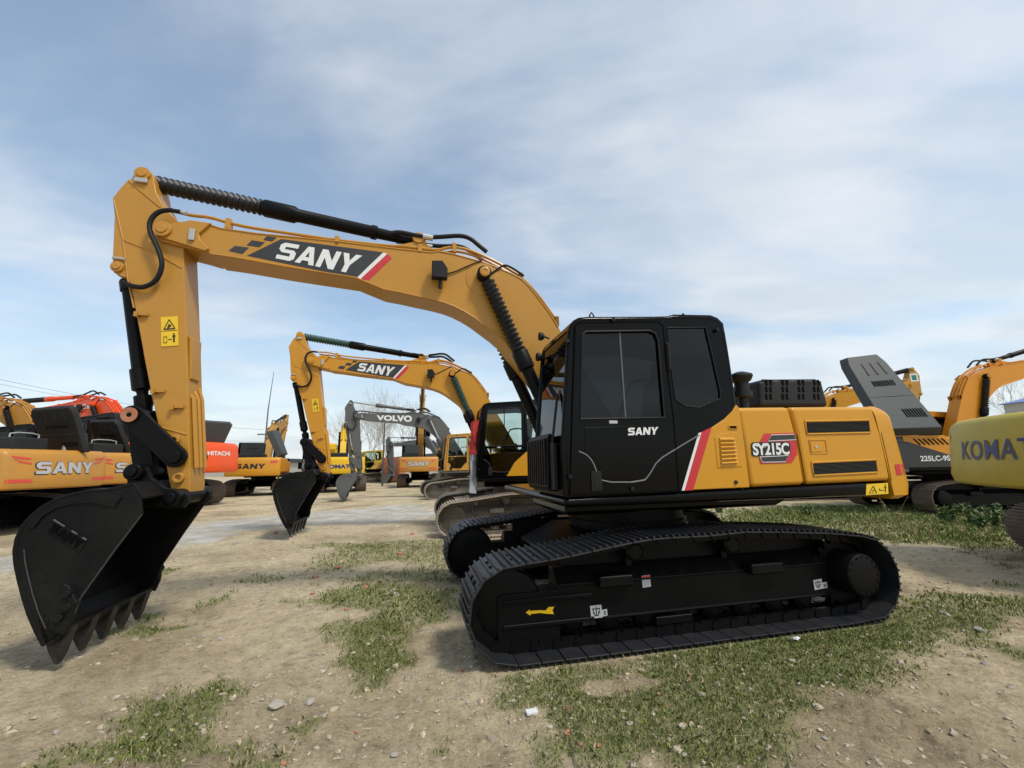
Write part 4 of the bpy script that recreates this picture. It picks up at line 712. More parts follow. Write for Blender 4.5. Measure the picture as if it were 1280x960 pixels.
kom=dict(left,body='lemon',cw='lemon',boom='lemon',cab='lemon',deck='satin',hood='lemon',arm='lemon')
e=excavator('lemon yellow excavator with dark blue lettering between the second and the grey bucket',(-11.3,28.1),1.2,kom,1,(.04,-.1,0),GF,cw_marks=plain_cw('KOMATSU','navy',.95,1.42,1.66))
m=MB(); m.box(-2.6,-1.7,-.3,1.0,2.05,2.35); m.build('filter_cover','hood',e,bevel=.05)
old=dict(left,body='dull_tan',cw='dull_tan',cab='dust_lemon',glass='clear',boom='dust_lemon',lowglass=True,frame='dust_frame',shoe='dust_shoe',chain='dust_frame')
e=excavator('dusty yellow excavator with a glazed cab seen just right of the grey arm',(-13.6,41.5),-.5,old,1,(-.3,.2,0),GF)
e=excavator('amber excavator with white maker lettering and its boom raised upright, seen from the rear',(-7.0,32.1),1.40,dict(frnt,body='far_amber',cw='far_amber',hoodmode='open'),1,(.93,-.35,0),GF,cw_marks=sany_cw)
open_hood(e,'hood',[(-1.6,1.05,2.95),(-1.6,.0,2.95),(-2.0,.0,2.1),(-2.0,1.05,2.1)],.14,slots=False)
m=MB(); m.box(-2.6,-1.75,.0,1.1,2.05,2.40); m.build('filter_cover','hood',e,bevel=.05)
open_hood(e,'greyhood',[(-1.7,-.25,3.5),(-1.0,-.35,3.5),(-1.0,-1.1,2.2),(-1.7,-1.0,2.2)],.3,slots=False,name='side_cover')
e=excavator('dark grey excavator whose folded arm and bucket show left of the white lettered machine',(-5.7,38.6),.0,dict(grey,decal=None,boom='fargrey'),1,(-.12,.18,0),GF)
e=excavator('rusty tan excavator at the back whose boom rises behind the amber cab',(-4.0,48.0),PI/2-.25,dict(left,boom='dull_tan',arm='dull_tan',body='dull_tan',cw='dull_tan'),0,(.4,-.6,0),GF)
GR='excavators parked along the right of the yard'
hyu=dict(left,body='hy_orange',cw='fargrey',boom='hy_orange',arm='hy_orange',cab='hy_orange',deck='satin',frame='satin')
e=excavator('orange excavator with a tall raised grey engine hood behind the foreground counterweight',(13.3,13.1),PI,hyu,1,(.13,0,0),GR)
open_hood(e,'greyhood',[(-3.05,-.2,4.55),(-1.85,-.2,4.68),(-1.4,-1.35,2.12),(-3.1,-1.35,2.10)],.26)
m=MB(); m.prism([(-2.46,1.62),(-2.46,2.115),(-1.3,2.115),(-.95,1.70),(-.95,1.55)],-1.345,-1.33); s=m.build('side_cover','hy_orange',e,bevel=.004)
m=MB(); m.prism([(-2.80,1.25),(-2.80,2.0),(-2.35,1.95),(-1.2,1.55),(-.95,1.52),(-.95,1.25)],-1.352,-1.3455); s2=m.build('side_stripe','decal',e)
m=MB()
for k in range(7): x=-2.2+k*.13; m.prism([(x,2.03),(x+.045,2.03),(x+.20,1.86),(x+.155,1.86)],-1.356,-1.3455)
m.build('vent_slot','seam',e)
letters('model_lettering','225LC-9S',quad((-2.10,-1.357,1.56),(-1.28,-1.357,1.56),(-1.28,-1.357,1.41),(-2.10,-1.357,1.41)),'white',e,bold=.03)
kr=dict(left,body='dust_lemon',cw='dust_lemon',boom='hy_orange',arm='hy_orange',cab='dust_lemon',deck='satin',frame='satin')
def kom_cw(c):
    letters('maker_lettering','KOMATSU',on_cw(.66,-1.22,1.48,1.76,.012),'navy',c,bold=.008,spacing=1.06)
    cw_patch('tail_reflector',[(1.30,1.38),(1.20,1.38),(1.14,1.22),(1.26,1.22)],'far_red',c); cw_patch('warning_label',[(1.32,1.90),(1.16,1.90),(1.16,1.80),(1.32,1.80)],'sign',c)
e=excavator('dusty yellow excavator with big dark blue lettering at the right edge of the yard',(9.42,5.0),PI+.36,kr,1,(-.3,.1,0),GR,cw_marks=kom_cw)
m=MB(); m.box(-1.9,-.9,-.2,.7,2.0,2.34); m.build('filter_cover','hood',e,bevel=.05)
m=MB(); m.tube([(-.9,.95,2.05),(-.9,.95,2.75),(-.9,.45,2.75),(-.9,.45,2.05)],.022,8,1); m.build('handrail','satin',e)
by=dict(left,body='amber',cw='amber',boom='amber',arm='dull_tan',green=True)
e=excavator('yellow excavator with a green and white square on its arm behind the raised grey hood',(11.9,17.6),PI,by,1,(.11,-.05,0),GR)
# ------------------------------------------------------------------ ground
def vnoise(x,y,s=0):
    xi=np.floor(x).astype(np.int64);yi=np.floor(y).astype(np.int64);fx=x-xi;fy=y-yi;fx=fx*fx*(3-2*fx);fy=fy*fy*(3-2*fy)
    def h(a,b):
        n=(a*374761393+b*668265263+s*974634777)&0xffffffff; n=((n^(n>>13))*1274126177)&0xffffffff; return ((n^(n>>16))&0xffff)/65535.
    return (h(xi,yi)*(1-fx)+h(xi+1,yi)*fx)*(1-fy)+(h(xi,yi+1)*(1-fx)+h(xi+1,yi+1)*fx)*fy
def fbm(x,y,sc,o=5,s=0,g=.55):
    t=0;a=1;w=0
    for i in range(o): t=t+a*vnoise(x*sc,y*sc,s+i*7); w+=a; a*=g; sc*=2.03
    return t/w
def sdist(x,y,poly):   # signed distance to a polygon, positive inside
    P=np.array(poly);n=len(P);d=np.full(x.shape,1e9);ins=np.zeros(x.shape,bool)
    for i in range(n):
        a=P[i];b=P[(i+1)%n];e=b-a;L=max(1e-9,e@e); t=np.clip(((x-a[0])*e[0]+(y-a[1])*e[1])/L,0,1)
        d=np.minimum(d,np.hypot(x-a[0]-t*e[0],y-a[1]-t*e[1]))
        c=((a[1]>y)!=(b[1]>y)); 
        with np.errstate(divide='ignore',invalid='ignore'): xi=(b[0]-a[0])*(y-a[1])/(b[1]-a[1] if b[1]!=a[1] else 1e-9)+a[0]
        ins^=(c&(x<xi))
    return np.where(ins,d,-d)
def grass_mask(x,y):
    n1=fbm(x,y,1.7,5,3)-.5; n2=fbm(x,y,7.,3,11)-.5; m=np.zeros(x.shape)
    for k,sc in (('g1',.22),('g2',.16),('g2b',.10),('g3',.22),('g5',1.2),('g6',.8)):
        d=sdist(x,y,G[k]); m=np.maximum(m,np.clip((d+n1*sc*2.6+n2*sc*1.6)/sc*.6+(.62 if k in('g3','g5') else .36),0,1))
    for k in('g3hole','g4'): d=sdist(x,y,G[k]); m=np.minimum(m,1-np.clip((d+n1*.3+n2*.2)/.12+.3,0,1)*.9)
    far=np.clip((fbm(x,y,.35,4,21)-.52)*9,0,1)*.5*(y>6)*np.clip((x+14)/6,0,1); m=np.maximum(m,far)
    sp=np.clip((fbm(x,y,1.1,5,41)-.66)*14,0,1)*.7*(y<7); m=np.maximum(m,sp)
    return m*np.clip(1.25*(fbm(x,y,11.,3,31))+.38,0,1)
def ang(x,y): return np.arctan2(x,y)
def height(x,y):
    r=np.hypot(x,y); h=(fbm(x,y,.55,4,1)-.5)*.10+(fbm(x,y,3.2,4,2)-.5)*.050*np.clip(1.6-r/14,.2,1)+(fbm(x,y,14.,3,5)-.5)*.034*np.clip(1.2-r/9,0,1)+(np.abs(fbm(x,y,26.,2,6)-.5))*.030*np.clip(1.1-r/6,0,1)
    # ruts left by tracks running across the yard
    for c,w in ((-.35,.35),(.55,.3)): 
        u=(x+6.5)*.55+(y-6.4)*.83+c; h-= .035*np.exp(-(u/w)**2)*(x<.3)
    fl=np.ones(x.shape)
    X0=(np.cos(-H['a'])*-1,np.sin(H['a']))
    for (cx,cy,a,k) in ((H['cx'],H['cy'],H['a'],1),(.157,11.014,-.1956,1)):
        dx,dy=x-cx,y-cy; lx=-dx*math.cos(a)+dy*math.sin(a); ly=-dx*math.sin(a)-dy*math.cos(a)
        d=np.maximum(np.abs(lx)-1.9,np.abs(np.abs(ly)-1.19)-.32); fl=np.minimum(fl,np.clip(d/.25,0,1)); 
        h=h+.045*np.exp(-((np.clip(d,0,9)-.10)/.09)**2)*(d>0)*(fbm(x,y,2.5,3,9)>.45)*fbm(x,y,6,2,19)
    return h*fl-.004-(1-fl)*.006
rr=[.5]
while rr[-1]<2600: rr.append(rr[-1]*1.0105 if rr[-1]<14 else rr[-1]*1.05)
rr=np.array(rr); th=np.concatenate([np.linspace(-62,62,620),np.linspace(66,294,40)])*PI/180
RR,TT=np.meshgrid(rr,th,indexing='ij'); gx=RR*np.sin(TT); gy=RR*np.cos(TT); jit=.0
gz=height(gx,gy); nr,na=gx.shape
idx=np.arange(nr*na).reshape(nr,na); f=np.stack([idx[:-1,:],np.roll(idx,-1,1)[:-1,:],np.roll(idx,-1,1)[1:,:],idx[1:,:]],-1).reshape(-1,4)
me=bpy.data.meshes.new('ground'); nv=nr*na+1
V3=np.concatenate([np.stack([gx,gy,gz],-1).reshape(-1,3),[[0,0,-.01]]])
me.vertices.add(nv); me.vertices.foreach_set('co',V3.ravel())
c=np.stack([np.roll(idx[0],-1),idx[0],np.full(na,nv-1)],-1)
me.loops.add(f.size+c.size); me.loops.foreach_set('vertex_index',np.concatenate([f[:,::-1].ravel(),c[:,::-1].ravel()]).astype(np.int32))
me.polygons.add(len(f)+len(c)); me.polygons.foreach_set('loop_start',np.concatenate([np.arange(len(f))*4,len(f)*4+np.arange(len(c))*3]).astype(np.int32))
me.update(calc_edges=True); me.polygons.foreach_set('use_smooth',[True]*len(me.polygons))
gm=grass_mask(V3[:,0],V3[:,1]); at=me.attributes.new('turf','FLOAT','POINT'); at.data.foreach_set('value',gm.astype(np.float32))
rd=np.clip((sdist(V3[:,0],V3[:,1],G['road'])+(fbm(V3[:,0],V3[:,1],.8,5,51)-.5)*2.4)/.5+.3,0,1); at=me.attributes.new('chalk','FLOAT','POINT'); at.data.foreach_set('value',rd.astype(np.float32))
go=bpy.data.objects.new('ground',me); COL.objects.link(go); go['kind']='structure'
m,n,b=nt_new('dry_dirt'); N=n.nodes;L=n.links; tc=N.new('ShaderNodeTexCoord')
def noise(sc,det=8,ro=.6): 
    q=N.new('ShaderNodeTexNoise'); q.inputs['Scale'].default_value=sc;q.inputs['Detail'].default_value=det;q.inputs['Roughness'].default_value=ro; L.new(tc.outputs['Object'],q.inputs['Vector']); return q.outputs['Fac']
def ramp(src,stops):
    q=N.new('ShaderNodeValToRGB'); e=q.color_ramp.elements
    for i,(p,c) in enumerate(stops):
        x=e[i] if i<2 else e.new(p); x.position=p; x.color=lin(c)
    L.new(src,q.inputs[0]); return q.outputs[0]
def mix(fac,a,bb,mode='MIX'):
    q=N.new('ShaderNodeMix'); q.data_type='RGBA'; q.blend_type=mode
    for s,v in (('Factor',fac),('A',a),('B',bb)):
        if isinstance(v,(int,float)): q.inputs[s].default_value=v
        elif isinstance(v,tuple): q.inputs[s].default_value=lin(v)
        else: L.new(v,q.inputs[s])
    return q.outputs['Result']
def attr(nm): q=N.new('ShaderNodeAttribute'); q.attribute_name=nm; return q.outputs['Fac']
base_c=ramp(noise(.55,9,.62),[(.30,(.29,.222,.135)),(.43,(.445,.355,.222)),(.56,(.60,.49,.318)),(.72,(.45,.365,.238))])
fine=ramp(noise(9,10,.7),[(.28,(.50,.48,.46)),(.5,(1,1,1)),(.72,(1.28,1.26,1.22))])
fine2=ramp(noise(46,6,.7),[(.32,(.62,.60,.58)),(.5,(1,1,1)),(.68,(1.22,1.21,1.19))])
c1=mix(.7,mix(.85,base_c,fine,'MULTIPLY'),fine2,'MULTIPLY')
vo=N.new('ShaderNodeTexVoronoi'); vo.inputs['Scale'].default_value=38; L.new(tc.outputs['Object'],vo.inputs['Vector'])
sp=N.new('ShaderNodeMath'); sp.operation='LESS_THAN'; sp.inputs[1].default_value=.20; L.new(vo.outputs['Distance'],sp.inputs[0])
sel=N.new('ShaderNodeMath'); sel.operation='GREATER_THAN'; sel.inputs[1].default_value=.78; sx=N.new('ShaderNodeSeparateColor'); L.new(vo.outputs['Color'],sx.inputs[0]); L.new(sx.outputs[0],sel.inputs[0])
spk=N.new('ShaderNodeMath'); spk.operation='MULTIPLY'; L.new(sp.outputs[0],spk.inputs[0]); L.new(sel.outputs[0],spk.inputs[1])
pebc=ramp(sx.outputs[1],[(0,(.20,.16,.12)),(.5,(.42,.37,.30)),(.9,(.48,.45,.40)),(1,(.42,.20,.12))])
c2=mix(spk.outputs[0],c1,pebc)
c3=mix(attr('chalk'),c2,ramp(noise(1.6,10,.7),[(.3,(.33,.28,.21)),(.48,(.46,.42,.34)),(.6,(.56,.53,.47)),(.75,(.60,.57,.52))]))
rub=N.new('ShaderNodeMath'); rub.operation='MULTIPLY'; 
green=ramp(noise(22,8,.7),[(.3,(.12,.135,.042)),(.5,(.18,.20,.065)),(.68,(.27,.255,.105)),(.8,(.36,.31,.17))])
gf=N.new('ShaderNodeMapRange'); gf.inputs[1].default_value=.12; gf.inputs[2].default_value=.75; gf.inputs[4].default_value=.68; L.new(attr('turf'),gf.inputs[0])
c4=mix(gf.outputs[0],c3,green)
L.new(c4,b.inputs['Base Color']); b.inputs['Roughness'].default_value=.92; b.inputs['Specular IOR Level'].default_value=.2
b1=N.new('ShaderNodeBump'); b1.inputs['Strength'].default_value=.9; b1.inputs['Distance'].default_value=.06; L.new(noise(13,12,.72),b1.inputs['Height'])
b2=N.new('ShaderNodeBump'); b2.inputs['Strength'].default_value=.7; b2.inputs['Distance'].default_value=.022; L.new(noise(55,6,.7),b2.inputs['Height']); L.new(b1.outputs[0],b2.inputs['Normal']); L.new(b2.outputs[0],b.inputs['Normal'])
me.materials.append(m)
# grass blades
def scatter(poly_fn,x0,x1,y0,y1,dens):
    k=int((x1-x0)*(y1-y0)*dens); x=rng.uniform(x0,x1,k); y=rng.uniform(y0,y1,k); return x,y
def hero_clear(x,y):
    ok=np.ones(x.shape,bool)
    for (cx,cy,a) in ((H['cx'],H['cy'],H['a']),(.157,11.014,-.1956)):
        dx,dy=x-cx,y-cy; lx=-dx*math.cos(a)+dy*math.sin(a); ly=-dx*math.sin(a)-dy*math.cos(a); ok&=~((np.abs(lx)<1.95)&(np.abs(np.abs(ly)-1.19)<.315))
    return ok
def blades(name,specs,mats):
    VV=[];FF=[];MI=[];o=0
    for (x0,x1,y0,y1,dens,hh,ww) in specs:
        x,y=scatter(None,x0,x1,y0,y1,dens); g=grass_mask(x,y); keep=(g>rng.uniform(.12,.95,len(x)))&hero_clear(x,y)&(np.abs(ang(x,y))<R(58)); x=x[keep];y=y[keep];k=len(x); z=height(x,y)
        a=rng.uniform(0,2*PI,k); h=hh*np.clip(rng.lognormal(0,.42,k),.3,2.0); w=ww*rng.uniform(.6,1.4,k); ln=rng.normal(0,.55,(k,2))*h[:,None]
        A=np.stack([x-np.cos(a)*w,y-np.sin(a)*w,z-.005],-1);B=np.stack([x+np.cos(a)*w,y+np.sin(a)*w,z-.005],-1)
        c=np.stack([x+ln[:,0]*.4-np.cos(a)*w*.8,y+ln[:,1]*.4-np.sin(a)*w*.8,z+h*.6],-1);d=np.stack([x+ln[:,0]*.4+np.cos(a)*w*.8,y+ln[:,1]*.4+np.sin(a)*w*.8,z+h*.6],-1); T=np.stack([x+ln[:,0],y+ln[:,1],z+h*.85],-1)
        VV.append(np.stack([A,B,d,T,c],1).reshape(-1,3)); FF.append(o+np.arange(k*5).reshape(k,5)); MI.append((rng.uniform(0,1,k)<.12).astype(np.int32)+ (rng.uniform(0,1,k)<.3)*2); o+=k*5
    V_=np.concatenate(VV);F_=np.concatenate(FF);mi=np.minimum(np.concatenate(MI),2)
    me=bpy.data.meshes.new(name); me.vertices.add(len(V_)); me.vertices.foreach_set('co',V_.ravel()); me.loops.add(F_.size); me.loops.foreach_set('vertex_index',F_.ravel().astype(np.int32)); me.polygons.add(len(F_)); me.polygons.foreach_set('loop_start',(np.arange(len(F_))*5).astype(np.int32)); me.update(calc_edges=True)
    for q in mats: me.materials.append(q)
    me.polygons.foreach_set('material_index',mi.astype(np.int32)); ob=bpy.data.objects.new(name,me); COL.objects.link(ob); return ob
def leafmat(name,c,tr=.3):
    m,n,b=nt_new(name); N=n.nodes;L=n.links; g=N.new('ShaderNodeNewGeometry'); rp=N.new('ShaderNodeMapRange'); rp.inputs[3].default_value=.6; rp.inputs[4].default_value=1.5; L.new(g.outputs['Random Per Island'],rp.inputs[0])
    h=N.new('ShaderNodeHueSaturation'); h.inputs['Color'].default_value=lin(c); L.new(rp.outputs[0],h.inputs['Value']); L.new(h.outputs[0],b.inputs['Base Color']); b.inputs['Roughness'].default_value=.6; b.inputs['Specular IOR Level'].default_value=.3; return m
gmat=[leafmat('grass_blade',(.175,.205,.050)),leafmat('dry_grass_blade',(.40,.34,.17)),leafmat('deep_grass_blade',(.125,.165,.042))]
gr=blades('grass',[(-3.6,3.6,1.4,4.6,7500,.020,.0030),(-9,9,4.6,9,1300,.03,.006),(-6,-3.6,1.6,4.6,4000,.022,.0035),(3.6,8,2.0,4.6,3500,.022,.0035),(3,16,8,14,420,.06,.012)],gmat); gr['kind']='stuff'; gr['label']='short patchy grass growing on the dirt'
# gravel: uncountable small stones
def stone_mesh(m,x,y,z,s,seed,flat=.65):
    rg=np.random.default_rng(seed); t=(1+5**.5)/2
    ico=np.array([(-1,t,0),(1,t,0),(-1,-t,0),(1,-t,0),(0,-1,t),(0,1,t),(0,-1,-t),(0,1,-t),(t,0,-1),(t,0,1),(-t,0,-1),(-t,0,1)])/1.9
    v=ico*(1+rg.uniform(-.32,.32,(12,1)))*np.array([rg.uniform(.7,1.35),rg.uniform(.7,1.2),flat*rg.uniform(.6,1.1)])*s
    a=rg.uniform(0,6.28); v=v@np.array([[math.cos(a),-math.sin(a),0],[math.sin(a),math.cos(a),0],[0,0,1]])
    F=[(0,11,5),(0,5,1),(0,1,7),(0,7,10),(0,10,11),(1,5,9),(5,11,4),(11,10,2),(10,7,6),(7,1,8),(3,9,4),(3,4,2),(3,2,6),(3,6,8),(3,8,9),(4,9,5),(2,4,11),(6,2,10),(8,6,7),(9,8,1)]
    m.add([(x+q[0],y+q[1],z+q[2]) for q in v],F)
gv=MB(); k=9000; r_=1.5*np.exp(rng.uniform(0,2.1,k)); t_=rng.uniform(-1,1,k)*R(56); px_,py_=r_*np.sin(t_),r_*np.cos(t_); ok=hero_clear(px_,py_)&(fbm(px_,py_,1.3,4,77)>rng.uniform(.3,.62,k)); px_,py_=px_[ok],py_[ok]; pz_=height(px_,py_)
for i in range(len(px_)): stone_mesh(gv,px_[i],py_[i],pz_[i]+.002,min(.022,rng.lognormal(math.log(.0068),.55))*(1+.12*math.hypot(px_[i],py_[i])),i)
g_=gv.build('gravel',leafmat('gravel_stone',(.34,.28,.20)),angle=20); g_['kind']='stuff'; g_['label']='loose gravel scattered over the dirt'
st=MB(); k=900; r_=1.5*np.exp(rng.uniform(0,1.6,k)); t_=rng.uniform(-1,1,k)*R(56); sx_,sy_=r_*np.sin(t_),r_*np.cos(t_); ok=hero_clear(sx_,sy_); sx_,sy_=sx_[ok],sy_[ok]; sz_=height(sx_,sy_)
for i in range(len(sx_)):
    a=rng.uniform(0,6.28); l=rng.uniform(.015,.06); d=Vector((math.cos(a)*l,math.sin(a)*l,rng.uniform(-.003,.010))); c=Vector((sx_[i],sy_[i],sz_[i]+.005)); b=Vector((-math.sin(a),math.cos(a),0))*rng.uniform(-.012,.012); st.tube([c-d,c+b,c+d],rng.uniform(.0009,.0020),4)
s_=st.build('straw_litter',leafmat('straw_stem',(.36,.30,.19)),angle=60); s_['kind']='stuff'; s_['label']='bits of dry straw lying on the dirt'
def on_ground(x,y): return float(height(np.array([x]),np.array([y]))[0])
# ------------------------------------------------------------------ loose stones, bricks and litter
def loose(kind,label,cat,xy,s,mat,seed,group,flat=.6):
    m=MB(); stone_mesh(m,0,0,0,s,seed,flat); o=m.build(kind,mat,bevel=s*.12,angle=25); o.location=(xy[0],xy[1],on_ground(*xy)+s*flat*.30); return tag(o,label,cat,group)
for i,(xy,s) in enumerate(LOOSE['pale']): loose('stone','small pale stone lying loose on the dirt','stone',xy,s,'stone',100+i,'loose pale stones')
for i,(xy,s) in enumerate(LOOSE['brick']): loose('brick_fragment','small reddish brick fragment lying on the ground','brick',xy,s,'brickchip',300+i,'loose brick fragments',.75)
for i,(xy,s) in enumerate(LOOSE['big']): loose('stone',LABELS_BIG[i],'stone',xy,s,'stone',500+i,None,.7)
for i,(xy,s,lb) in enumerate(LOOSE['plastic']): loose('plastic_litter',lb,'litter',xy,s,'redplastic',600+i,None,.7)
m=MB(); 
for k in range(7):
    a=rng.uniform(0,6.28); m.sheet([(rng.uniform(-.06,.06),rng.uniform(-.03,.03),rng.uniform(0,.03)) for _ in range(4)])
o=m.build('wrapper','paper'); xy=LOOSE['wrapper']; o.location=(*xy,on_ground(*xy)+.01); tag(o,'crumpled white wrapper on the grass beside the near track','litter')
m=MB(); m.obox((0,0,.012),((1,.3,0),(-.3,1,.0),(0,0,1)),(.075,.045,.018)); o=m.build('carton','paper',bevel=.003); xy=LOOSE['carton']; o.location=(*xy,on_ground(*xy)); tag(o,'small flattened white carton on the dirt below the front of the near track','litter')
# dry weeds and leafy weeds
def weed(x,y,h,n,mat,label,group,leafy=False):
    t=thing('leafy_weed' if leafy else 'dry_weed',label,'weed',(x,y,on_ground(x,y)),rng.uniform(0,6),group); m=MB(); l=MB()
    for i in range(n):
        a=rng.uniform(0,6.28); s=rng.uniform(.15,.5); hh=h*rng.uniform(.6,1.1); p=[(0,0,-.02)]
        for k in range(1,5): q=k/4; p.append((math.cos(a)*s*hh*q**1.5+rng.normal(0,.012),math.sin(a)*s*hh*q**1.5+rng.normal(0,.012),hh*q))
        m.tube(p,[.006,.005,.004,.003,.002] if not leafy else .008,5)
        for k in range(22 if leafy else 6):
            j=rng.integers(1,5); c=np.array(p[j])+rng.normal(0,.03,3); d=rng.normal(0,1,3); d/=np.linalg.norm(d); e=np.cross(d,rng.normal(0,1,3)); e/=np.linalg.norm(e); sz=(.05 if leafy else .022)*rng.uniform(.6,1.3)
            l.sheet([tuple(c-d*sz),tuple(c+e*sz*.5),tuple(c+d*sz),tuple(c-e*sz*.5)])
    m.build('stem','straw' if not leafy else 'leaf',t); l.build('leaf' if leafy else 'seed_head',mat,t); return t
for (x,y,h) in WEEDS['dry']: weed(x,y,h,5,'straw','dry straw coloured weed standing in the grass behind the foreground counterweight','dry weeds at the grass edge')
for (x,y,h) in WEEDS['leafy']: weed(x,y,h,9,'leaf','low leafy green weed growing against the tracks at the right edge','leafy weeds by the right tracks',True)
# power poles and wires
t=thing('utility_pole','tall thin pole with a crossarm and wires behind the machines left of the second excavator','pole',POLE['p1'],0)
m=MB(); m.cyl((0,0,0),(0,0,9.2),.13,12,.08); m.build('pole','wood',t); m=MB(); m.box(-1.1,1.1,-.06,.06,5.75,5.92); m.build('crossarm','wood',t); m=MB(); m.cyl((0,0,9.2),(0.3,0,14.2),.07,8,.03); m.build('mast_tip','wood',t)
t=thing('camera_pole','slim grey pole with a small camera on top in the middle of the yard','pole',POLE['p2'],0)
m=MB(); m.cyl((0,0,0),(0,0,5.1),.075,10,.05); m.build('pole','fargrey',t); m=MB(); m.box(-.06,.28,-.08,.08,4.85,5.0); m.lathe((.28,0,4.92),(.4,0,4.92),[(0,.07),(.08,.08)],10); m.build('camera','white',t)
def wire(a,b,sag,label,r=.018):
    P=[]; a=Vector(a);b=Vector(b)
    for k in range(25): u=k/24; p=a.lerp(b,u); p.z-=sag*4*u*(1-u); P.append(p)
    m=MB(); m.tube(P,r,5); tag(m.build('power_line','rubber'),label,'wire')
for w in WIRES: wire(*w)
# bare trees: tapered trunk, forking limbs, twig crown
def bare_tree(x,y,h,seed,label,group=None):
    rg=random.Random(seed); t=thing('bare_tree',label,'tree',(x,y,-.05),0,group); tr=MB(); cr=MB()
    def grow(p,d,L,r,lev):
        q=p; pts=[p]; 
        for k in range(3): d=(d+Vector((rg.gauss(0,.10),rg.gauss(0,.10),.05))).normalized(); q=q+d*L/3; pts.append(q)
        (tr if lev<2 else cr).tube(pts,[r,r*.86,r*.74,r*.62],5 if lev>1 else 8)
        if lev>=5 or r<.007: return
        for k in range(rg.choice((2,3,3)) if lev else 4):
            u=rg.uniform(.35,1); s=pts[min(3,int(u*3)+1)] if lev else pts[rg.choice((2,3,3))]
            nd=(d+Vector((rg.gauss(0,.55),rg.gauss(0,.55),rg.gauss(.15,.25)))).normalized(); grow(s,nd,L*rg.uniform(.55,.8),r*rg.uniform(.42,.6),lev+1)
        grow(q,d,L*.78,r*.6,lev+1)
    grow(Vector((0,0,0)),Vector((0,0,1)),h*.34,h*.010,0)
    tr.build('trunk','bark',t,angle=60); cr.build('crown','bark',t,angle=60)
for i,(x,y,h) in enumerate(TREES): bare_tree(x,y,h,50+i,'leafless haze-paled tree standing far behind the yard under the grey boom','leafless trees behind the yard')
# far structures
def shed(name,label,x0,x1,y0,y1,h,mat,roof,rise=1.5):
    t=thing(name,label,'building',((x0+x1)/2,(y0+y1)/2,0)); w=(x1-x0)/2;d=(y1-y0)/2
    m=MB(); m.box(-w,w,-d,d,0,h); m.build('wall',mat,t); m=MB(); m.prism([(-w-.4,h),(w+.4,h),(w+.4,h+.1),(0,h+rise),(-w-.4,h+.1)],-d-.4,d+.4); m.build('roof',roof,t)
    m=MB()
    for k in range(5): x=-w+ (k+.5)*2*w/5; m.box(x-.8,x+.8,-d-.03,-d+.01,1.2,2.6)
    m.build('window','seam',t)
shed('shed','pale shed with a blue sheet roof far behind the right edge machines',80,102,60,68,9.6,'wall','blue_roof',2.6)
shed('shed','long low pale shed behind the bare trees in the middle of the horizon',-26,-4,78,86,2.6,'wall','greyhood',1.0)
shed('shed','low pale shed behind the orange machine on the left horizon',-62,-30,80,90,2.4,'wall','greyhood',.9)
t=thing('container','terracotta panel container between the grey arm and the white lettered machine','container',(-11.4,41,0)); m=MB(); m.box(-.9,.75,-1.2,1.2,.1,2.3); m.build('shell','terracotta',t,bevel=.03); m=MB()
for k in range(7): m.box(-.85+k*.23,-.77+k*.23,-1.23,-1.2,.2,2.2)
m.build('rib','terracotta',t)
# red cloth and clear wrap hanging on the second machine's cab
def local(a,cx,cy,p): return (cx-math.cos(a)*p[0]-math.sin(a)*p[1],cy+math.sin(a)*p[0]-math.cos(a)*p[1],p[2])
def drape(name,label,cat,pts,mat,w,seed,depth=.06):
    rg=np.random.default_rng(seed); m=MB(); nu,nv=8,14; vs=[]
    for s in (0,1):
        for j in range(nv):
            for i in range(nu):
                u=i/(nu-1)-.5; v=j/(nv-1); p=np.array(pts[0])*(1-v)+np.array(pts[1])*v
                ww=w*(1-.35*v); off=.085*math.sin(u*14+v*3)+rg.normal(0,.008)
                q=local(-.1956,.157,11.014,(p[0]+off+.008*s,p[1]+u*ww,p[2]+rg.normal(0,.01))); vs.append(q)
    fs=[]; k=nu*nv
    for s in (0,1):
        for j in range(nv-1):
            for i in range(nu-1): a=s*k+j*nu+i; fs.append((a,a+1,a+nu+1,a+nu))
    m.add(vs,fs); tag(m.build(name,mat,angle=80),label,cat)
drape('red_cloth','red cloth hanging over the front edge of the second cab','cloth',[(1.24,1.05,2.52),(1.30,1.12,1.75)],'redcloth',.60,1)
drape('plastic_wrap','grey plastic wrap hanging below the red cloth on the second cab','wrap',[(1.29,1.1,1.80),(1.31,1.18,.92)],'plasticwrap',.26,2)
# ------------------------------------------------------------------ sky, sun, camera
SUN_EL=R(56); SUN_AZ=R(128)   # azimuth clockwise from +Y
w=bpy.data.worlds.new('World'); scene.world=w; w.use_nodes=True; n=w.node_tree; N=n.nodes; L=n.links; bg=N['Background']
sk=N.new('ShaderNodeTexSky'); sk.sky_type='NISHITA'; sk.sun_disc=False; sk.sun_elevation=SUN_EL; sk.sun_rotation=SUN_AZ; sk.air_density=1.0; sk.dust_density=1.2; sk.ozone_density=.9; sk.altitude=50
tc=N.new('ShaderNodeTexCoord'); sp=N.new('ShaderNodeSeparateXYZ'); L.new(tc.outputs['Generated'],sp.inputs[0])
def math_(op,a,b=None,cl=False):
    q=N.new('ShaderNodeMath'); q.operation=op; q.use_clamp=cl
    for i,v in enumerate((a,b)):
        if v is None: continue
        if isinstance(v,(int,float)): q.inputs[i].default_value=v
        else: L.new(v,q.inputs[i])
    return q.outputs[0]
zc=math_('MAXIMUM',sp.outputs['Z'],.0); den=math_('ADD',zc,.16)
cv=N.new('ShaderNodeCombineXYZ'); L.new(math_('DIVIDE',sp.outputs['X'],den),cv.inputs[0]); L.new(math_('DIVIDE',sp.outputs['Y'],den),cv.inputs[1])
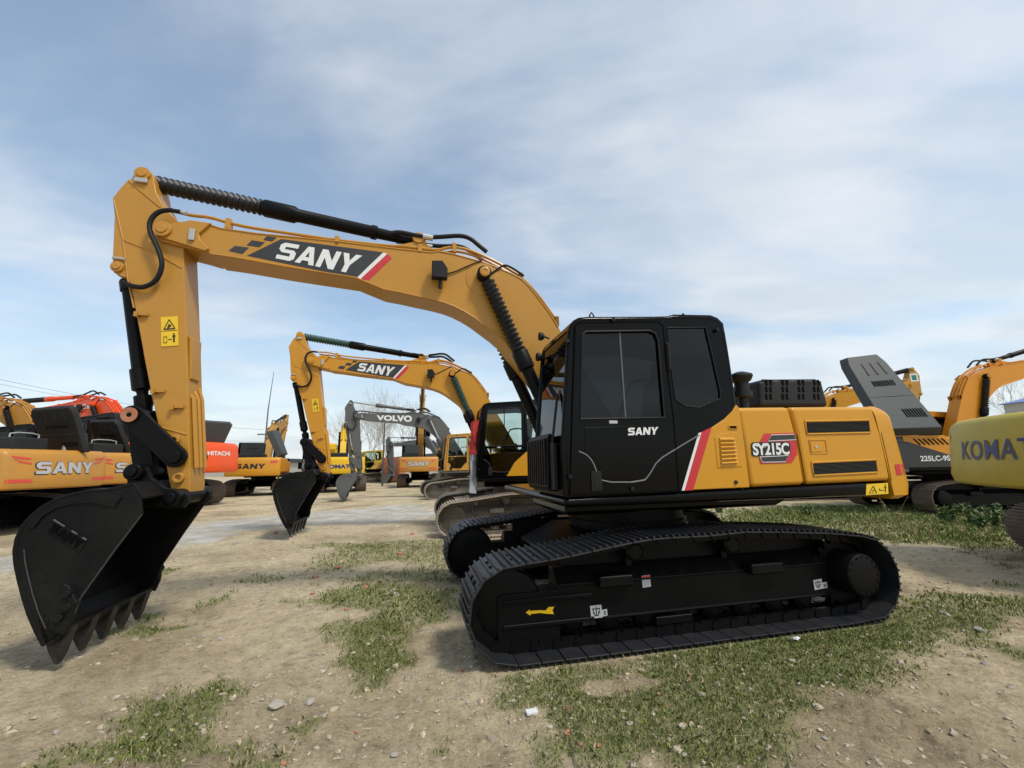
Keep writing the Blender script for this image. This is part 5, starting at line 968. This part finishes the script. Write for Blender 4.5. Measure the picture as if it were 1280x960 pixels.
def wn(sc,det,ro,dist=0,rot=0,stretch=(1,1,1),off=(0,0,0)):
    mp=N.new('ShaderNodeMapping'); mp.inputs['Rotation'].default_value=(0,0,rot); mp.inputs['Scale'].default_value=stretch; mp.inputs['Location'].default_value=off; L.new(cv.outputs[0],mp.inputs[0])
    q=N.new('ShaderNodeTexNoise'); q.inputs['Scale'].default_value=sc; q.inputs['Detail'].default_value=det; q.inputs['Roughness'].default_value=ro; q.inputs['Distortion'].default_value=dist; L.new(mp.outputs[0],q.inputs['Vector']); return q.outputs['Fac']
def mr(v,a,b,c=0,d=1,smooth=True):
    q=N.new('ShaderNodeMapRange'); q.interpolation_type='SMOOTHSTEP' if smooth else 'LINEAR'; L.new(v,q.inputs[0])
    for i,x in enumerate((a,b,c,d)): q.inputs[i+1].default_value=x
    return q.outputs[0]
big=wn(.6,5,.5,.5,.9,(1,2.0,1),SKY['off']); med=wn(2.4,8,.55,.35,.6,(1,1.8,1)); fin=wn(7,8,.6,.3,.7,(1,2.4,1))
dens=math_('ADD',math_('MULTIPLY',big,.80),math_('ADD',math_('MULTIPLY',med,.16),math_('MULTIPLY',fin,.04)))
# the veil is thinner towards the left of the picture, thick to the right
lr=math_('MULTIPLY',sp.outputs['X'],SKY['lr'])
dens=math_('ADD',dens,lr)
fac=mr(dens,SKY['lo'],SKY['hi'],SKY['f0'],SKY['f1'])
hor=mr(sp.outputs['Z'],.0,.42,.88,.0)
fac=math_('MAXIMUM',fac,hor)
shade=mr(wn(1.3,6,.5,.4,.2,(1,1.4,1),(3,1,0)),.35,.65)
cc_=N.new('ShaderNodeMix'); cc_.data_type='RGBA'; cc_.inputs['A'].default_value=lin(SKY['dark']); cc_.inputs['B'].default_value=lin(SKY['light']); L.new(shade,cc_.inputs['Factor'])
mx=N.new('ShaderNodeMix'); mx.data_type='RGBA'; L.new(fac,mx.inputs['Factor']); gn=N.new('ShaderNodeMix'); gn.data_type='RGBA'; gn.blend_type='MULTIPLY'; gn.inputs['Factor'].default_value=1; gn.inputs['B'].default_value=lin(SKY['gain']); gn.clamp_result=False; L.new(sk.outputs[0],gn.inputs['A']); L.new(gn.outputs['Result'],mx.inputs['A']); L.new(cc_.outputs['Result'],mx.inputs['B'])
L.new(mx.outputs['Result'],bg.inputs['Color']); bg.inputs['Strength'].default_value=SKY['str']
sd=bpy.data.lights.new('sun','SUN'); sd.energy=SKY['sun']; sd.angle=R(SKY['ang']); sd.color=(1,.955,.89); so=bpy.data.objects.new('sun',sd); COL.objects.link(so)
v=Vector((math.sin(SUN_AZ)*math.cos(SUN_EL),math.cos(SUN_AZ)*math.cos(SUN_EL),math.sin(SUN_EL))); so.rotation_euler=v.to_track_quat('Z','Y').to_euler(); so.location=v*40
cd=bpy.data.cameras.new('camera'); cd.sensor_width=36; cd.lens=H['f']/1280*36; cd.clip_start=.05; cd.clip_end=6000; co=bpy.data.objects.new('camera',cd); COL.objects.link(co)
p,r=H['pitch'],H['roll']; fw=Vector((0,math.cos(p),math.sin(p))); up=Vector((0,-math.sin(p),math.cos(p))); rt=Vector((1,0,0)); rt,up=rt*math.cos(r)+up*math.sin(r),up*math.cos(r)-rt*math.sin(r)
mt=Matrix((rt,up,-fw)).transposed().to_4x4(); mt.translation=(0,0,H['h']); co.matrix_world=mt; scene.camera=co
vs=scene.view_settings; scene.display_settings.display_device='sRGB'; vs.view_transform='Standard'; vs.look='None'; vs.exposure=SKY['exp']; vs.gamma=1; vs.use_curve_mapping=False
scene.render.engine='CYCLES'; scene.render.resolution_x=1024; scene.render.resolution_y=768
